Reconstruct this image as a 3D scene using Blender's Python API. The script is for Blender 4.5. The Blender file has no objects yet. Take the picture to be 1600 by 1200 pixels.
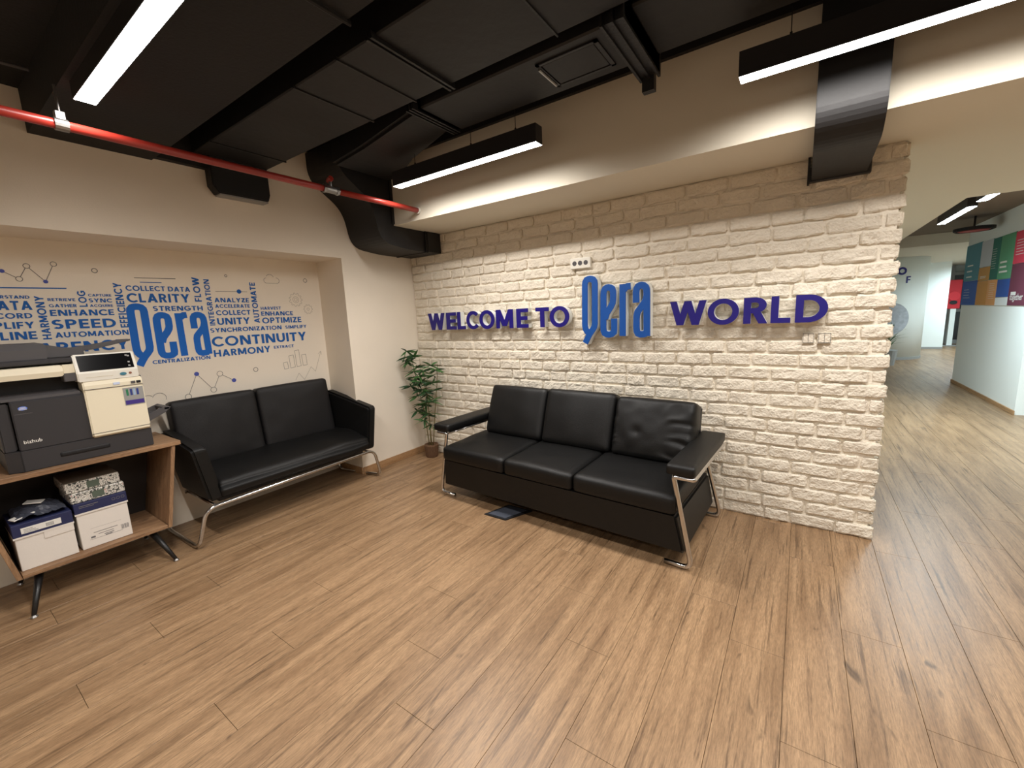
import bpy, bmesh, math, random
from mathutils import Vector, Matrix, noise
D = bpy.data; S = bpy.context.scene; COL = S.collection
PI = math.pi

# ---------------------------------------------------------------- camera, world, exposure
cam_d = D.cameras.new('camera'); cam = D.objects.new('camera', cam_d); COL.objects.link(cam)
cam_d.sensor_fit = 'HORIZONTAL'; cam_d.sensor_width = 36.0
cam_d.lens = 36.0*654.57/1600.0
cam_d.clip_start = 0.05; cam_d.clip_end = 200
rt = Vector((0.82543038, 0.56283068, -0.04343172)); up = Vector((-0.05461062, 0.15619317, 0.98621568)); fw = Vector((-0.56185618, 0.81168055, -0.15966312))
m = Matrix((rt, up, -fw)).transposed().to_4x4(); m.translation = Vector((3.5376, -3.2892, 1.5))
cam.matrix_world = m
S.camera = cam
W = D.worlds.new('world'); S.world = W; W.use_nodes = True
W.node_tree.nodes['Background'].inputs[0].default_value = (0.9, 0.93, 1.0, 1)
W.node_tree.nodes['Background'].inputs[1].default_value = 0.25
S.view_settings.view_transform = 'Standard'; S.view_settings.look = 'None'
S.view_settings.gamma = 1.0; S.view_settings.use_curve_mapping = False
S.view_settings.exposure = 0.0
LAMP = 174.0          # radiance of the linear lamps in this room
HALL = 380.0          # radiance of the lamps in the hall

# ---------------------------------------------------------------- materials
def srgb(r, g, b):
    f = lambda c: (c/255/12.92) if c/255 <= .04045 else ((c/255+.055)/1.055)**2.4
    return (f(r), f(g), f(b), 1)
def mat(name, col, rough=.6, metal=0., bump=0., scale=40., var=0., vscale=3., spec=.5, coat=0.):
    m = D.materials.new(name); m.use_nodes = True; nt = m.node_tree; N = nt.nodes; L = nt.links
    b = N['Principled BSDF']; b.inputs['Base Color'].default_value = col
    b.inputs['Roughness'].default_value = rough; b.inputs['Metallic'].default_value = metal
    b.inputs['Specular IOR Level'].default_value = spec if 'leather' not in name else .34; b.inputs['Coat Weight'].default_value = coat
    if bump or var:
        g = N.new('ShaderNodeNewGeometry')
    if var:
        n = N.new('ShaderNodeTexNoise'); n.inputs['Scale'].default_value = vscale; n.inputs['Detail'].default_value = 5
        L.new(g.outputs['Position'], n.inputs['Vector'])
        r = N.new('ShaderNodeValToRGB'); r.color_ramp.elements[0].position = .3; r.color_ramp.elements[1].position = .7
        r.color_ramp.elements[0].color = tuple(c*(1-var) for c in col[:3])+(1,)
        r.color_ramp.elements[1].color = tuple(min(1, c*(1+var)) for c in col[:3])+(1,)
        L.new(n.outputs['Fac'], r.inputs['Fac']); L.new(r.outputs['Color'], b.inputs['Base Color'])
    if bump:
        n = N.new('ShaderNodeTexNoise'); n.inputs['Scale'].default_value = scale; n.inputs['Detail'].default_value = 6
        L.new(g.outputs['Position'], n.inputs['Vector'])
        bm_ = N.new('ShaderNodeBump'); bm_.inputs['Strength'].default_value = bump; bm_.inputs['Distance'].default_value = .01
        L.new(n.outputs['Fac'], bm_.inputs['Height']); L.new(bm_.outputs['Normal'], b.inputs['Normal'])
    return m
def emis(name, col, st):
    m = D.materials.new(name); m.use_nodes = True; b = m.node_tree.nodes['Principled BSDF']
    b.inputs['Base Color'].default_value = (.8, .8, .8, 1); b.inputs['Emission Color'].default_value = col
    # downlight optics: radiance falls off towards grazing angles (same profile for every ray)
    N = m.node_tree.nodes; L = m.node_tree.links
    g = N.new('ShaderNodeNewGeometry'); d = N.new('ShaderNodeVectorMath'); d.operation = 'DOT_PRODUCT'
    L.new(g.outputs['Normal'], d.inputs[0]); L.new(g.outputs['Incoming'], d.inputs[1])
    a = N.new('ShaderNodeMath'); a.operation = 'ABSOLUTE'; L.new(d.outputs['Value'], a.inputs[0])
    p = N.new('ShaderNodeMath'); p.operation = 'POWER'; p.inputs[1].default_value = 1.0; L.new(a.outputs[0], p.inputs[0])
    k = N.new('ShaderNodeMath'); k.operation = 'MULTIPLY'; k.inputs[1].default_value = st; L.new(p.outputs[0], k.inputs[0])
    L.new(k.outputs[0], b.inputs['Emission Strength'])
    return m
def wood(name, light, dark, streak, rough=.33, axis='Y', grain=1.0):
    """plank wood: grain runs along `axis`; every island gets its own offset and tone"""
    m = D.materials.new(name); m.use_nodes = True; nt = m.node_tree; N = nt.nodes; L = nt.links
    b = N['Principled BSDF']; g = N.new('ShaderNodeNewGeometry')
    off = N.new('ShaderNodeVectorMath'); off.operation = 'SCALE'; off.inputs['Scale'].default_value = 37.0
    cx = N.new('ShaderNodeCombineXYZ')
    for i in range(3): L.new(g.outputs['Random Per Island'], cx.inputs[i])
    L.new(cx.outputs[0], off.inputs[0])
    add = N.new('ShaderNodeVectorMath'); add.operation = 'ADD'; L.new(g.outputs['Position'], add.inputs[0]); L.new(off.outputs[0], add.inputs[1])
    def noi(sx, sy, det, rough_, dist=0.):
        mp = N.new('ShaderNodeMapping')
        mp.inputs['Scale'].default_value = (sx, sy, sx) if axis == 'Y' else (sy, sx, sx) if axis == 'X' else (sx, sx, sy)
        L.new(add.outputs[0], mp.inputs['Vector'])
        n = N.new('ShaderNodeTexNoise'); n.inputs['Scale'].default_value = 1; n.inputs['Detail'].default_value = det
        n.inputs['Roughness'].default_value = rough_; n.inputs['Distortion'].default_value = dist
        L.new(mp.outputs[0], n.inputs['Vector']); return n
    def ramp(fac, p0, c0, p1, c1):
        r = N.new('ShaderNodeValToRGB'); e = r.color_ramp.elements
        e[0].position = p0; e[0].color = c0; e[1].position = p1; e[1].color = c1
        L.new(fac, r.inputs['Fac']); return r
    def mix(mode, fac, a, c):
        x = N.new('ShaderNodeMix'); x.data_type = 'RGBA'; x.blend_type = mode
        if isinstance(fac, float): x.inputs[0].default_value = fac
        else: L.new(fac, x.inputs[0])
        for k, v in ((6, a), (7, c)):
            if isinstance(v, tuple): x.inputs[k].default_value = v
            else: L.new(v, x.inputs[k])
        return x.outputs[2]
    n1 = noi(14*grain, 1.3*grain, 4, .55, .6); n2 = noi(60*grain, 2.2*grain, 8, .7, .3); n3 = noi(240*grain, 26*grain, 4, .7)
    n4 = noi(11*grain, 3.2*grain, 3, .5, 1.2)
    base = ramp(n1.outputs['Fac'], .35, dark, .62, light).outputs[0]
    st = ramp(n2.outputs['Fac'], .34, (1, 1, 1, 1), .47, (0, 0, 0, 1)).outputs[0]
    c = mix('MIX', st, base, streak)
    stf = mix('MIX', .72, base, c)
    kn = ramp(n4.outputs['Fac'], .69, (0, 0, 0, 1), .80, (1, 1, 1, 1)).outputs[0]
    c = mix('MIX', kn, stf, tuple(x*.75 for x in streak[:3])+(1,))
    fg = ramp(n3.outputs['Fac'], .3, (.66, .66, .66, 1), .7, (1.22, 1.22, 1.22, 1)).outputs[0]
    c = mix('MULTIPLY', 1.0, c, fg)
    tn = N.new('ShaderNodeMapRange'); tn.inputs[3].default_value = .90; tn.inputs[4].default_value = 1.10
    L.new(g.outputs['Random Per Island'], tn.inputs[0])
    c = mix('MULTIPLY', 1.0, c, tn.outputs[0])
    L.new(c, b.inputs['Base Color'])
    rr = N.new('ShaderNodeMapRange'); rr.inputs[3].default_value = rough-.05; rr.inputs[4].default_value = rough+.16
    L.new(n3.outputs['Fac'], rr.inputs[0]); L.new(rr.outputs[0], b.inputs['Roughness'])
    bp = N.new('ShaderNodeBump'); bp.inputs['Strength'].default_value = .10; bp.inputs['Distance'].default_value = .004
    L.new(n2.outputs['Fac'], bp.inputs['Height']); L.new(bp.outputs['Normal'], b.inputs['Normal'])
    return m
M = dict(
 wall=mat('cream_wall_paint', srgb(235, 225, 209), .8, bump=.08, scale=120, var=.02),
 brick=mat('cream_brick_paint', srgb(228, 219, 202), .75, bump=.95, scale=75, var=.03, vscale=9),
 mortar=mat('cream_mortar_paint', srgb(240, 232, 216), .85, bump=.5, scale=90),
 plaster=mat('plaster_ceiling_paint', srgb(222, 215, 198), .85, bump=.05, scale=100),
 hallwall=mat('white_hall_paint', srgb(238, 243, 240), .7, bump=.05, scale=80),
 black=mat('black_ceiling_paint', srgb(20, 19, 20), .75, bump=.15, scale=60, var=.15),
 duct=mat('black_duct_sheet', srgb(21, 20, 21), .6, bump=.25, scale=14, var=.2),
 ductedge=mat('black_duct_flange', srgb(22, 21, 22), .5, bump=.3, scale=60, var=.3),
 floor=wood('oak_laminate', srgb(158, 128, 96), srgb(130, 102, 74), srgb(74, 53, 35), .34, 'Y'),
 gap=mat('floor_joint_dark', srgb(60, 42, 28), .9),
 baseb=wood('oak_baseboard', srgb(178, 140, 100), srgb(160, 122, 84), srgb(120, 88, 58), .5, 'Y'),
 cab=wood('brown_oak_board', srgb(158, 124, 92), srgb(132, 100, 72), srgb(88, 62, 44), .5, 'Y', 1.4),
 cabv=wood('brown_oak_upright', srgb(158, 124, 92), srgb(132, 100, 72), srgb(88, 62, 44), .5, 'Z', 1.4),
 leather=mat('black_leather', srgb(12, 12, 12), .44, bump=.22, scale=260, var=.1),
 leather2=mat('charcoal_leather', srgb(24, 23, 24), .52, bump=.22, scale=260, var=.1),
 chrome=mat('chrome', (.62, .61, .6, 1), .18, 1.0),
 steel=mat('dull_steel', (.35, .34, .33, 1), .4, 1.0),
 blackmetal=mat('black_metal', srgb(22, 21, 21), .4),
 lamp=mat('lamp_housing', srgb(30, 28, 30), .5),
 glow=emis('lamp_diffuser', (1, .95, .90, 1), LAMP),
 hglow=emis('hall_lamp_diffuser', (.76, .93, 1, 1), HALL),
 red=mat('red_pipe_paint', srgb(160, 48, 38), .35, var=.05),
 navy=mat('navy_letter_face', srgb(20, 6, 112), .45),
 blue=mat('blue_letter_face', srgb(0, 76, 158), .45),
 lwhite=mat('white_letter_side', srgb(226, 229, 226), .5),
 bluep=mat('bright_blue_wall_print', srgb(0, 100, 196), .7),
 print_=mat('blue_wall_print', srgb(8, 92, 172), .7),
 printl=mat('violet_blue_print', srgb(72, 84, 166), .7),
 pgrey=mat('grey_line_print', srgb(120, 116, 112), .8),
 pfaint=mat('faint_line_print', srgb(172, 164, 150), .8),
 white=mat('white_plastic', srgb(232, 229, 218), .4),
 cream=mat('cream_printer_plastic', srgb(234, 225, 200), .45),
 pdark=mat('charcoal_printer_plastic', srgb(50, 49, 52), .5, bump=.05, scale=300),
 pgr=mat('grey_printer_plastic', srgb(82, 80, 82), .5),
 pblk=mat('black_gloss_plastic', srgb(12, 12, 14), .15),
 pvoid=mat('black_plastic', srgb(16, 16, 20), .6),
 card=mat('white_carton', srgb(226, 220, 212), .8, bump=.05, scale=80),
 cardnavy=mat('navy_carton', srgb(34, 40, 80), .6),
 label=mat('paper_label', srgb(228, 226, 220), .7),
 ink=mat('grey_ink', srgb(110, 108, 110), .8),
 leaf=mat('bamboo_leaf', srgb(62, 104, 52), .5, var=.25, vscale=40),
 leafd=mat('dark_bamboo_leaf', srgb(38, 74, 40), .5, var=.25, vscale=40),
 stem=mat('bamboo_stem', srgb(128, 120, 76), .6),
 pot=mat('brown_wicker_pot', srgb(106, 78, 56), .7, bump=.5, scale=140, var=.25, vscale=120),
 recess=mat('shaded_plaster_ceiling', srgb(128, 116, 102), .85, bump=.05, scale=100),  # ceiling plaster with the shade of the hall recess put into its colour
 soil=mat('pot_moss', srgb(92, 74, 50), .9, bump=.6, scale=80),
 grey=mat('grey_panel', srgb(150, 150, 148), .7),
 dkgrey=mat('dark_glass', srgb(26, 28, 34), .25),
 plate=mat('floor_plate', srgb(70, 74, 84), .35),
)
def pmat(n, r, g, b): 
    if n not in M: M[n] = mat(n, srgb(r, g, b), .6)
    return M[n]
# patterned ream wrapping: black squiggles on white
def pattern_mat():
    m = D.materials.new('patterned_wrapping'); m.use_nodes = True; N = m.node_tree.nodes; L = m.node_tree.links; b = N['Principled BSDF']
    g = N.new('ShaderNodeNewGeometry'); v = N.new('ShaderNodeTexNoise'); v.inputs['Scale'].default_value = 62; v.inputs['Detail'].default_value = 1
    v.inputs['Distortion'].default_value = 1.6
    L.new(g.outputs['Position'], v.inputs['Vector'])
    r = N.new('ShaderNodeValToRGB'); r.color_ramp.interpolation = 'CONSTANT'; e = r.color_ramp.elements
    e[0].position = 0; e[0].color = srgb(60, 62, 58); e[1].position = .45; e[1].color = srgb(222, 218, 210)
    x = e.new(.56); x.color = srgb(96, 104, 92); x = e.new(.60); x.color = srgb(222, 218, 210); x = e.new(.70); x.color = srgb(176, 96, 92)
    L.new(v.outputs['Fac'], r.inputs['Fac']); L.new(r.outputs['Color'], b.inputs['Base Color']); b.inputs['Roughness'].default_value = .7
    return m
M['pattern'] = pattern_mat()

# ---------------------------------------------------------------- object helpers
def tag(o, label=None, cat=None, group=None, kind=None):
    if label: o['label'] = label
    if cat: o['category'] = cat
    if group: o['group'] = group
    if kind: o['kind'] = kind
    return o
LOC = {}
def thing(name, label, cat, loc=(0, 0, 0), rz=0, group=None):
    o = D.objects.new(name, None); COL.objects.link(o); o.location = loc; o.rotation_euler = (0, 0, rz)
    LOC[o.name] = Matrix.Translation(loc) @ Matrix.Rotation(rz, 4, 'Z')
    o.empty_display_size = .1
    return tag(o, label, cat, group)
def obj(name, bm, mt, parent=None, local=False, smooth=False, label=None, origin=None):
    """link one mesh object; vertices given in world coordinates unless local"""
    me = D.meshes.new(name)
    if isinstance(mt, str): mt = M[mt]
    T = Matrix.Identity(4)
    p = parent
    if p is not None:
        if p.name in LOC:
            T = LOC[p.name]
    if not local: bm.transform(T.inverted())
    o = D.objects.new(name, me); COL.objects.link(o)
    if origin is not None:
        v = (T.inverted() @ Vector(origin)) if not local else Vector(origin)
        bm.transform(Matrix.Translation(-v)); o.location = v
        T2 = T @ Matrix.Translation(v)
    else: T2 = T
    bm.normal_update(); bm.to_mesh(me); bm.free()
    me.materials.append(mt)
    if smooth: me.shade_smooth()
    o.parent = p; LOC[o.name] = T2
    if label: o['label'] = label
    return o
def struct(name, bm, mt, label, cat, parent=None, smooth=False):
    o = obj(name, bm, mt, parent, smooth=smooth); o['kind'] = 'structure'
    if parent is None: o['label'] = label; o['category'] = cat
    return o
def B(): return bmesh.new()
def box(bm, x0, y0, z0, x1, y1, z1, bev=0., seg=1):
    x0, x1 = min(x0, x1), max(x0, x1); y0, y1 = min(y0, y1), max(y0, y1); z0, z1 = min(z0, z1), max(z0, z1)
    vs = [bm.verts.new((x, y, z)) for z in (z0, z1) for y in (y0, y1) for x in (x0, x1)]
    F = [(0, 2, 3, 1), (4, 5, 7, 6), (0, 1, 5, 4), (2, 6, 7, 3), (0, 4, 6, 2), (1, 3, 7, 5)]
    fs = [bm.faces.new([vs[i] for i in f]) for f in F]
    if bev:
        es = set(e for f in fs for e in f.edges)
        bmesh.ops.bevel(bm, geom=list(es), offset=bev, segments=seg, affect='EDGES', profile=.5)
    return bm
def bx(*a, **k): return box(B(), *a, **k)
def prism(bm, poly, axis, a, b, bev=0.):
    """extrude a 2D polygon along axis from a to b. axis 'X': poly=(y,z); 'Y': (x,z); 'Z': (x,y)"""
    def P(p, t):
        return (t, p[0], p[1]) if axis == 'X' else (p[0], t, p[1]) if axis == 'Y' else (p[0], p[1], t)
    A = [bm.verts.new(P(p, a)) for p in poly]; C_ = [bm.verts.new(P(p, b)) for p in poly]
    fs = [bm.faces.new(A[::-1]), bm.faces.new(C_)]
    n = len(poly)
    for i in range(n): fs.append(bm.faces.new((A[i], A[(i+1) % n], C_[(i+1) % n], C_[i])))
    bmesh.ops.recalc_face_normals(bm, faces=fs)
    if bev:
        es = set(e for f in fs[:2] for e in f.edges)
        bmesh.ops.bevel(bm, geom=list(es), offset=bev, segments=2, affect='EDGES')
    return bm
def fillet(pts, r, n=6, closed=False):
    pts = [Vector(p) for p in pts]; out = []
    N_ = len(pts)
    for i, p in enumerate(pts):
        if not closed and i in (0, N_-1): out.append(p); continue
        a = pts[i-1]; c = pts[(i+1) % N_]
        u = (a-p); v = (c-p); rr = min(r, u.length*.49, v.length*.49)
        u.normalize(); v.normalize()
        p0 = p+u*rr; p1 = p+v*rr
        for k in range(n+1):
            t = k/n; out.append(p0*(1-t)**2+p*2*t*(1-t)+p1*t*t)
    return out
def tube(bm, pts, r, n=10, closed=False, cap=True, ry=None):
    pts = [Vector(p) for p in pts]; N_ = len(pts); rings = []
    prev = None
    for i, p in enumerate(pts):
        if closed: t = pts[(i+1) % N_]-pts[i-1]
        else: t = pts[min(i+1, N_-1)]-pts[max(i-1, 0)]
        t.normalize()
        if prev is None:
            a = Vector((0, 0, 1)) if abs(t.z) < .9 else Vector((1, 0, 0)); u = t.cross(a).normalized()
        else:
            u = (prev-t*prev.dot(t)).normalized()
        prev = u; v = t.cross(u)
        rr = r[i] if isinstance(r, (list, tuple)) else r
        rings.append([bm.verts.new(p+u*rr*math.cos(2*PI*k/n)+v*(ry or rr)*math.sin(2*PI*k/n)) for k in range(n)])
    for i in range(N_ if closed else N_-1):
        A, C_ = rings[i], rings[(i+1) % N_]
        for k in range(n): bm.faces.new((A[k], A[(k+1) % n], C_[(k+1) % n], C_[k]))
    if cap and not closed:
        bm.faces.new(rings[0][::-1]); bm.faces.new(rings[-1])
    bmesh.ops.recalc_face_normals(bm, faces=bm.faces[:])
    return bm
def lathe(bm, prof, c=(0, 0, 0), n=24, cap=True):
    rings = []
    for r, z in prof:
        rings.append([bm.verts.new((c[0]+r*math.cos(2*PI*k/n), c[1]+r*math.sin(2*PI*k/n), c[2]+z)) for k in range(n)])
    for A, C_ in zip(rings, rings[1:]):
        for k in range(n): bm.faces.new((A[k], A[(k+1) % n], C_[(k+1) % n], C_[k]))
    if cap:
        bm.faces.new(rings[0][::-1]); bm.faces.new(rings[-1])
    bmesh.ops.recalc_face_normals(bm, faces=bm.faces[:])
    return bm
def sst(a, b, x):
    t = max(0, min(1, (x-a)/(b-a))); return t*t*(3-2*t)
def pad(bm, c, size, r=.03, n=(14, 6, 14), puff=(0, .0, 0), fn=None, T=None):
    """soft rounded block: centre c, full size; puff bulges each face pair; fn(u,v,w,p)->p extra deformation"""
    hx, hy, hz = size[0]/2, size[1]/2, size[2]/2
    tmp = bmesh.new(); key = {}
    nx, ny, nz = n
    def edge(i, k, h):  # denser near the edges
        t = -1+2*i/k
        return math.copysign(abs(t)**.75, t)*h if k > 2 else t*h
    def vert(i, j, k):
        q = (i, j, k)
        if q in key: return key[q]
        p = Vector((edge(i, nx, hx), edge(j, ny, hy), edge(k, nz, hz)))
        rr = min(r, hx*.98, hy*.98, hz*.98)
        inner = Vector((max(-hx+rr, min(hx-rr, p.x)), max(-hy+rr, min(hy-rr, p.y)), max(-hz+rr, min(hz-rr, p.z))))
        d = p-inner
        if d.length > 1e-6: p = inner+d.normalized()*rr
        u, v, w = p.x/hx, p.y/hy, p.z/hz
        f = lambda a: max(0, 1-a*a)
        q3 = Vector(p)
        q3.x += puff[0]*f(v)*f(w)*u; q3.y += puff[1]*math.sqrt(f(u)*f(w))*v; q3.z += puff[2]*math.sqrt(f(u)*f(v))*w
        if fn: q3 = fn(u, v, w, q3)
        key[q] = tmp.verts.new(q3); return key[q]
    for a, na, b_, nb, cc, nc in ((0, nx, 1, ny, 2, nz), (0, nx, 2, nz, 1, ny), (1, ny, 2, nz, 0, nx)):
        for s in (0, nc):
            for i in range(na):
                for j in range(nb):
                    q = []
                    for di, dj in ((0, 0), (1, 0), (1, 1), (0, 1)):
                        t = [0, 0, 0]; t[a] = i+di; t[b_] = j+dj; t[cc] = s; q.append(vert(*t))
                    try: tmp.faces.new(q)
                    except ValueError: pass
    bmesh.ops.recalc_face_normals(tmp, faces=tmp.faces[:])
    if T is None: T = Matrix.Identity(4)
    tmp.transform(Matrix.Translation(c) @ T)
    me = D.meshes.new('tmp'); tmp.to_mesh(me); tmp.free(); bm.from_mesh(me); D.meshes.remove(me)
    return bm

# ---------------------------------------------------------------- stroke lettering
TS = .21; TD = .24     # stroke thickness, horizontal thickness of diagonals (cap height 1)
def R_(x0, y0, x1, y1): return [((x0, y0), (x0, y1)), ((x1, y0), (x1, y1))]
def Dg(xb, yb, xt, yt, h=TD): return [((xb-h/2, yb), (xt-h/2, yt)), ((xb+h/2, yb), (xt+h/2, yt))]
def Ar(cx, cy, rx, ry, a0, a1, t=TS, n=14, ty=None):
    ty = ty or t*.92
    o = []
    for k in range(n+1):
        a = math.radians(a0+(a1-a0)*k/n); c, s = math.cos(a), math.sin(a)
        o.append(((cx+rx*c, cy+ry*s), (cx+(rx-t)*c, cy+(ry-ty)*s)))
    return o
t = TS; h = t*.92; rs = .25+h/4
GL = {
 'A': (.86, [Dg(.113, 0, .43, 1), Dg(.747, 0, .43, 1), R_(.2, .2, .66, .2+h)]),
 'C': (.84, [Ar(.50, .5, .50, .515, 42, 318, n=26)]),
 'D': (.82, [R_(0, 0, t, 1), R_(t*.9, 0, .34, h), R_(t*.9, 1-h, .34, 1), Ar(.33, .5, .49, .5, -90, 90, n=18)]),
 'E': (.58, [R_(0, 0, t, 1), R_(t*.9, 0, .58, h), R_(t*.9, .5-h/2, .54, .5+h/2), R_(t*.9, 1-h, .58, 1)]),
 'F': (.56, [R_(0, 0, t, 1), R_(t*.9, .47-h/2, .52, .47+h/2), R_(t*.9, 1-h, .56, 1)]),
 'G': (.93, [Ar(.50, .5, .50, .515, 45, 325, n=26), R_(.52, .36, .92, .36+h), R_(.92-t, .12, .92, .5)]),
 'H': (.78, [R_(0, 0, t, 1), R_(.78-t, 0, .78, 1), R_(t*.9, .5-h/2, .78-t*.9, .5+h/2)]),
 'I': (t, [R_(0, 0, t, 1)]),
 'L': (.54, [R_(0, 0, t, 1), R_(t*.9, 0, .54, h)]),
 'M': (1.0, [R_(0, 0, t, 1), R_(1-t, 0, 1, 1), Dg(.5, .12, .14, 1, .25), Dg(.5, .12, .86, 1, .25)]),
 'N': (.84, [R_(0, 0, t, 1), R_(.84-t, 0, .84, 1), Dg(.84-.14, 0, .14, 1, .27)]),
 'O': (1.02, [Ar(.51, .5, .51, .52, 0, 360, n=36)]),
 'P': (.64, [R_(0, 0, t, 1), R_(t*.9, 1-h, .34, 1), R_(t*.9, .38, .34, .38+h), Ar(.33, .69, .31, .31, -90, 90)]),
 'Q': (1.04, [Ar(.51, .5, .51, .52, 0, 360, n=36), Dg(.92, -.06, .62, .32, .24)]),
 'R': (.68, [R_(0, 0, t, 1), R_(t*.9, 1-h, .34, 1), R_(t*.9, .40, .34, .40+h), Ar(.33, .70, .31, .30, -90, 90), Dg(.56, 0, .36, .46, .24)]),
 'S': (.62, [Ar(.31, 1-rs, .31, rs, 35, 270), Ar(.31, rs, .31, rs, 90, -145)]),
 'T': (.66, [R_(.33-t/2, 0, .33+t/2, 1), R_(0, 1-h, .66, 1)]),
 'U': (.76, [R_(0, .38, t, 1), R_(.76-t, .38, .76, 1), Ar(.38, .38, .38, .395, 180, 360)]),
 'V': (.84, [Dg(.42, 0, .113, 1), Dg(.42, 0, .727, 1)]),
 'W': (1.26, [Dg(.36, 0, .11, 1), Dg(.36, 0, .63, 1), Dg(.90, 0, .63, 1), Dg(.90, 0, 1.15, 1)]),
 'X': (.80, [Dg(.115, 0, .68, 1, .25), Dg(.685, 0, .12, 1, .25)]),
 'Y': (.80, [Dg(.40, .40, .12, 1, .235), Dg(.40, .40, .68, 1, .235), R_(.40-t/2, 0, .40+t/2, .5)]),
 'Z': (.66, [R_(0, 0, .66, h), R_(0, 1-h, .64, 1), Dg(.14, h*.6, .52, 1-h*.6, .26)]),
}
def word_prims(w, gap=.13, space=.32):
    x = 0; out = []
    for ch in w:
        if ch == ' ': x += space; continue
        wd, pr = GL[ch]
        for p in pr: out.append([((a[0]+x, a[1]), (b[0]+x, b[1])) for a, b in p])
        x += wd+gap
    return x-gap, out
def flat(bm, prims, f):
    """f maps 2D point to 3D; draws flat strips"""
    o0 = Vector(f((0, 0))); nrm = (Vector(f((1, 0)))-o0).cross(Vector(f((0, 1)))-o0).normalized()
    for k, p in enumerate(prims):
        o = nrm*.00025*(k % 9)
        vs = [(bm.verts.new(Vector(f(a))+o), bm.verts.new(Vector(f(b))+o)) for a, b in p]
        for (a, b), (c, d) in zip(vs, vs[1:]):
            if (a.co-c.co).length < 1e-7 and (b.co-d.co).length < 1e-7: continue
            bm.faces.new((a, b, d, c))
def solid(bm, prims, f, g):
    """extruded strips between mappings f (front) and g (back)"""
    for k, p in enumerate(prims):
        o = (Vector(f((0, 0)))-Vector(g((0, 0)))).normalized()*.0003*k
        Fv = [(bm.verts.new(Vector(f(a))+o), bm.verts.new(Vector(f(b))+o)) for a, b in p]
        Gv = [(bm.verts.new(Vector(g(a))-o*.2), bm.verts.new(Vector(g(b))-o*.2)) for a, b in p]
        fs = []
        for i in range(len(p)-1):
            fs.append(bm.faces.new((Fv[i][0], Fv[i][1], Fv[i+1][1], Fv[i+1][0])))
            fs.append(bm.faces.new((Gv[i][0], Gv[i+1][0], Gv[i+1][1], Gv[i][1])))
            fs.append(bm.faces.new((Fv[i][0], Fv[i+1][0], Gv[i+1][0], Gv[i][0])))
            fs.append(bm.faces.new((Fv[i][1], Gv[i][1], Gv[i+1][1], Fv[i+1][1])))
        fs.append(bm.faces.new((Fv[0][0], Gv[0][0], Gv[0][1], Fv[0][1])))
        fs.append(bm.faces.new((Fv[-1][0], Fv[-1][1], Gv[-1][1], Gv[-1][0])))
        bmesh.ops.recalc_face_normals(bm, faces=fs)
def ribbon(pts, w, wy=None):
    """mitred strip along a 2D polyline (already in metres)"""
    P = [Vector(p) for p in pts]; out = []
    for i, p in enumerate(P):
        a = (P[i]-P[i-1]).normalized() if i else (P[1]-P[0]).normalized()
        b = (P[i+1]-P[i]).normalized() if i < len(P)-1 else a
        na = Vector((-a.y, a.x)); nb = Vector((-b.y, b.x)); mm = (na+nb)
        if mm.length < 1e-6: mm = na
        mm.normalize(); k = 1/max(.5, mm.dot(na))
        out.append(((p.x+mm.x*w/2*k, p.y+mm.y*w/2*k), (p.x-mm.x*w/2*k, p.y-mm.y*w/2*k)))
    return out
LOGO = dict(
 q=[[(0.04, 0.30), (0.049, 0.88), (0.055, 0.92), (0.075, 0.948), (0.10, 0.958), (0.128, 0.961), (0.155, 0.957), (0.182, 0.945), (0.2, 0.92), (0.206, 0.88), (0.2, 0.30), (0.19, 0.245), (0.165, 0.205), (0.12, 0.144), (0.086, 0.086), (0.042, 0.0)],
    [(0.04, 0.32), (0.042, 0.26), (0.05, 0.215), (0.073, 0.178), (0.113, 0.144)]],
 e=[[(0.496, 0.361), (0.496, 0.20), (0.49, 0.16), (0.46, 0.135), (0.422, 0.127), (0.385, 0.131), (0.35, 0.15), (0.335, 0.185), (0.332, 0.23), (0.338, 0.71), (0.343, 0.76), (0.36, 0.795), (0.385, 0.812), (0.412, 0.815), (0.445, 0.808), (0.47, 0.79), (0.482, 0.755), (0.484, 0.71), (0.482, 0.63), (0.474, 0.585), (0.462, 0.56)],
    [(0.478, 0.60), (0.449, 0.533), (0.415, 0.485), (0.385, 0.44), (0.372, 0.40), (0.36, 0.36)]],
 r=[[(0.622, 0.103), (0.622, 0.845)], [(0.640, 0.760), (0.66, 0.79), (0.69, 0.808), (0.737, 0.811)]],
 a=[[(0.814, 0.572), (0.814, 0.72), (0.820, 0.765), (0.838, 0.795), (0.865, 0.808), (0.891, 0.810), (0.92, 0.802), (0.945, 0.78), (0.957, 0.745), (0.96, 0.70), (0.965, 0.099)],
    [(0.958, 0.655), (0.945, 0.60), (0.920, 0.553), (0.869, 0.488), (0.835, 0.44), (0.823, 0.39), (0.821, 0.34), (0.821, 0.22), (0.826, 0.17), (0.842, 0.138), (0.875, 0.125), (0.918, 0.127), (0.958, 0.135)]],
)
def logo_prims(ch, w, hgt, sw):
    return [ribbon([(x*w, z*hgt) for x, z in pl], sw) for pl in LOGO[ch]]
def font_mesh(txt, size, T):
    c = D.curves.new('t', 'FONT'); c.body = txt; c.size = size; c.offset = size*.012; c.resolution_u = 2
    o = D.objects.new('t', c); COL.objects.link(o)
    dg = bpy.context.evaluated_depsgraph_get(); dg.update()
    me = D.meshes.new_from_object(o.evaluated_get(dg)); D.objects.remove(o); D.curves.remove(c)
    bm = bmesh.new(); bm.from_mesh(me); D.meshes.remove(me); bm.transform(T); return bm
def on_x(y, z, x):   # text on a plane facing +X, reading along +Y
    return Matrix(((0, 0, 1, x), (1, 0, 0, y), (0, 1, 0, z), (0, 0, 0, 1)))

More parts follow.
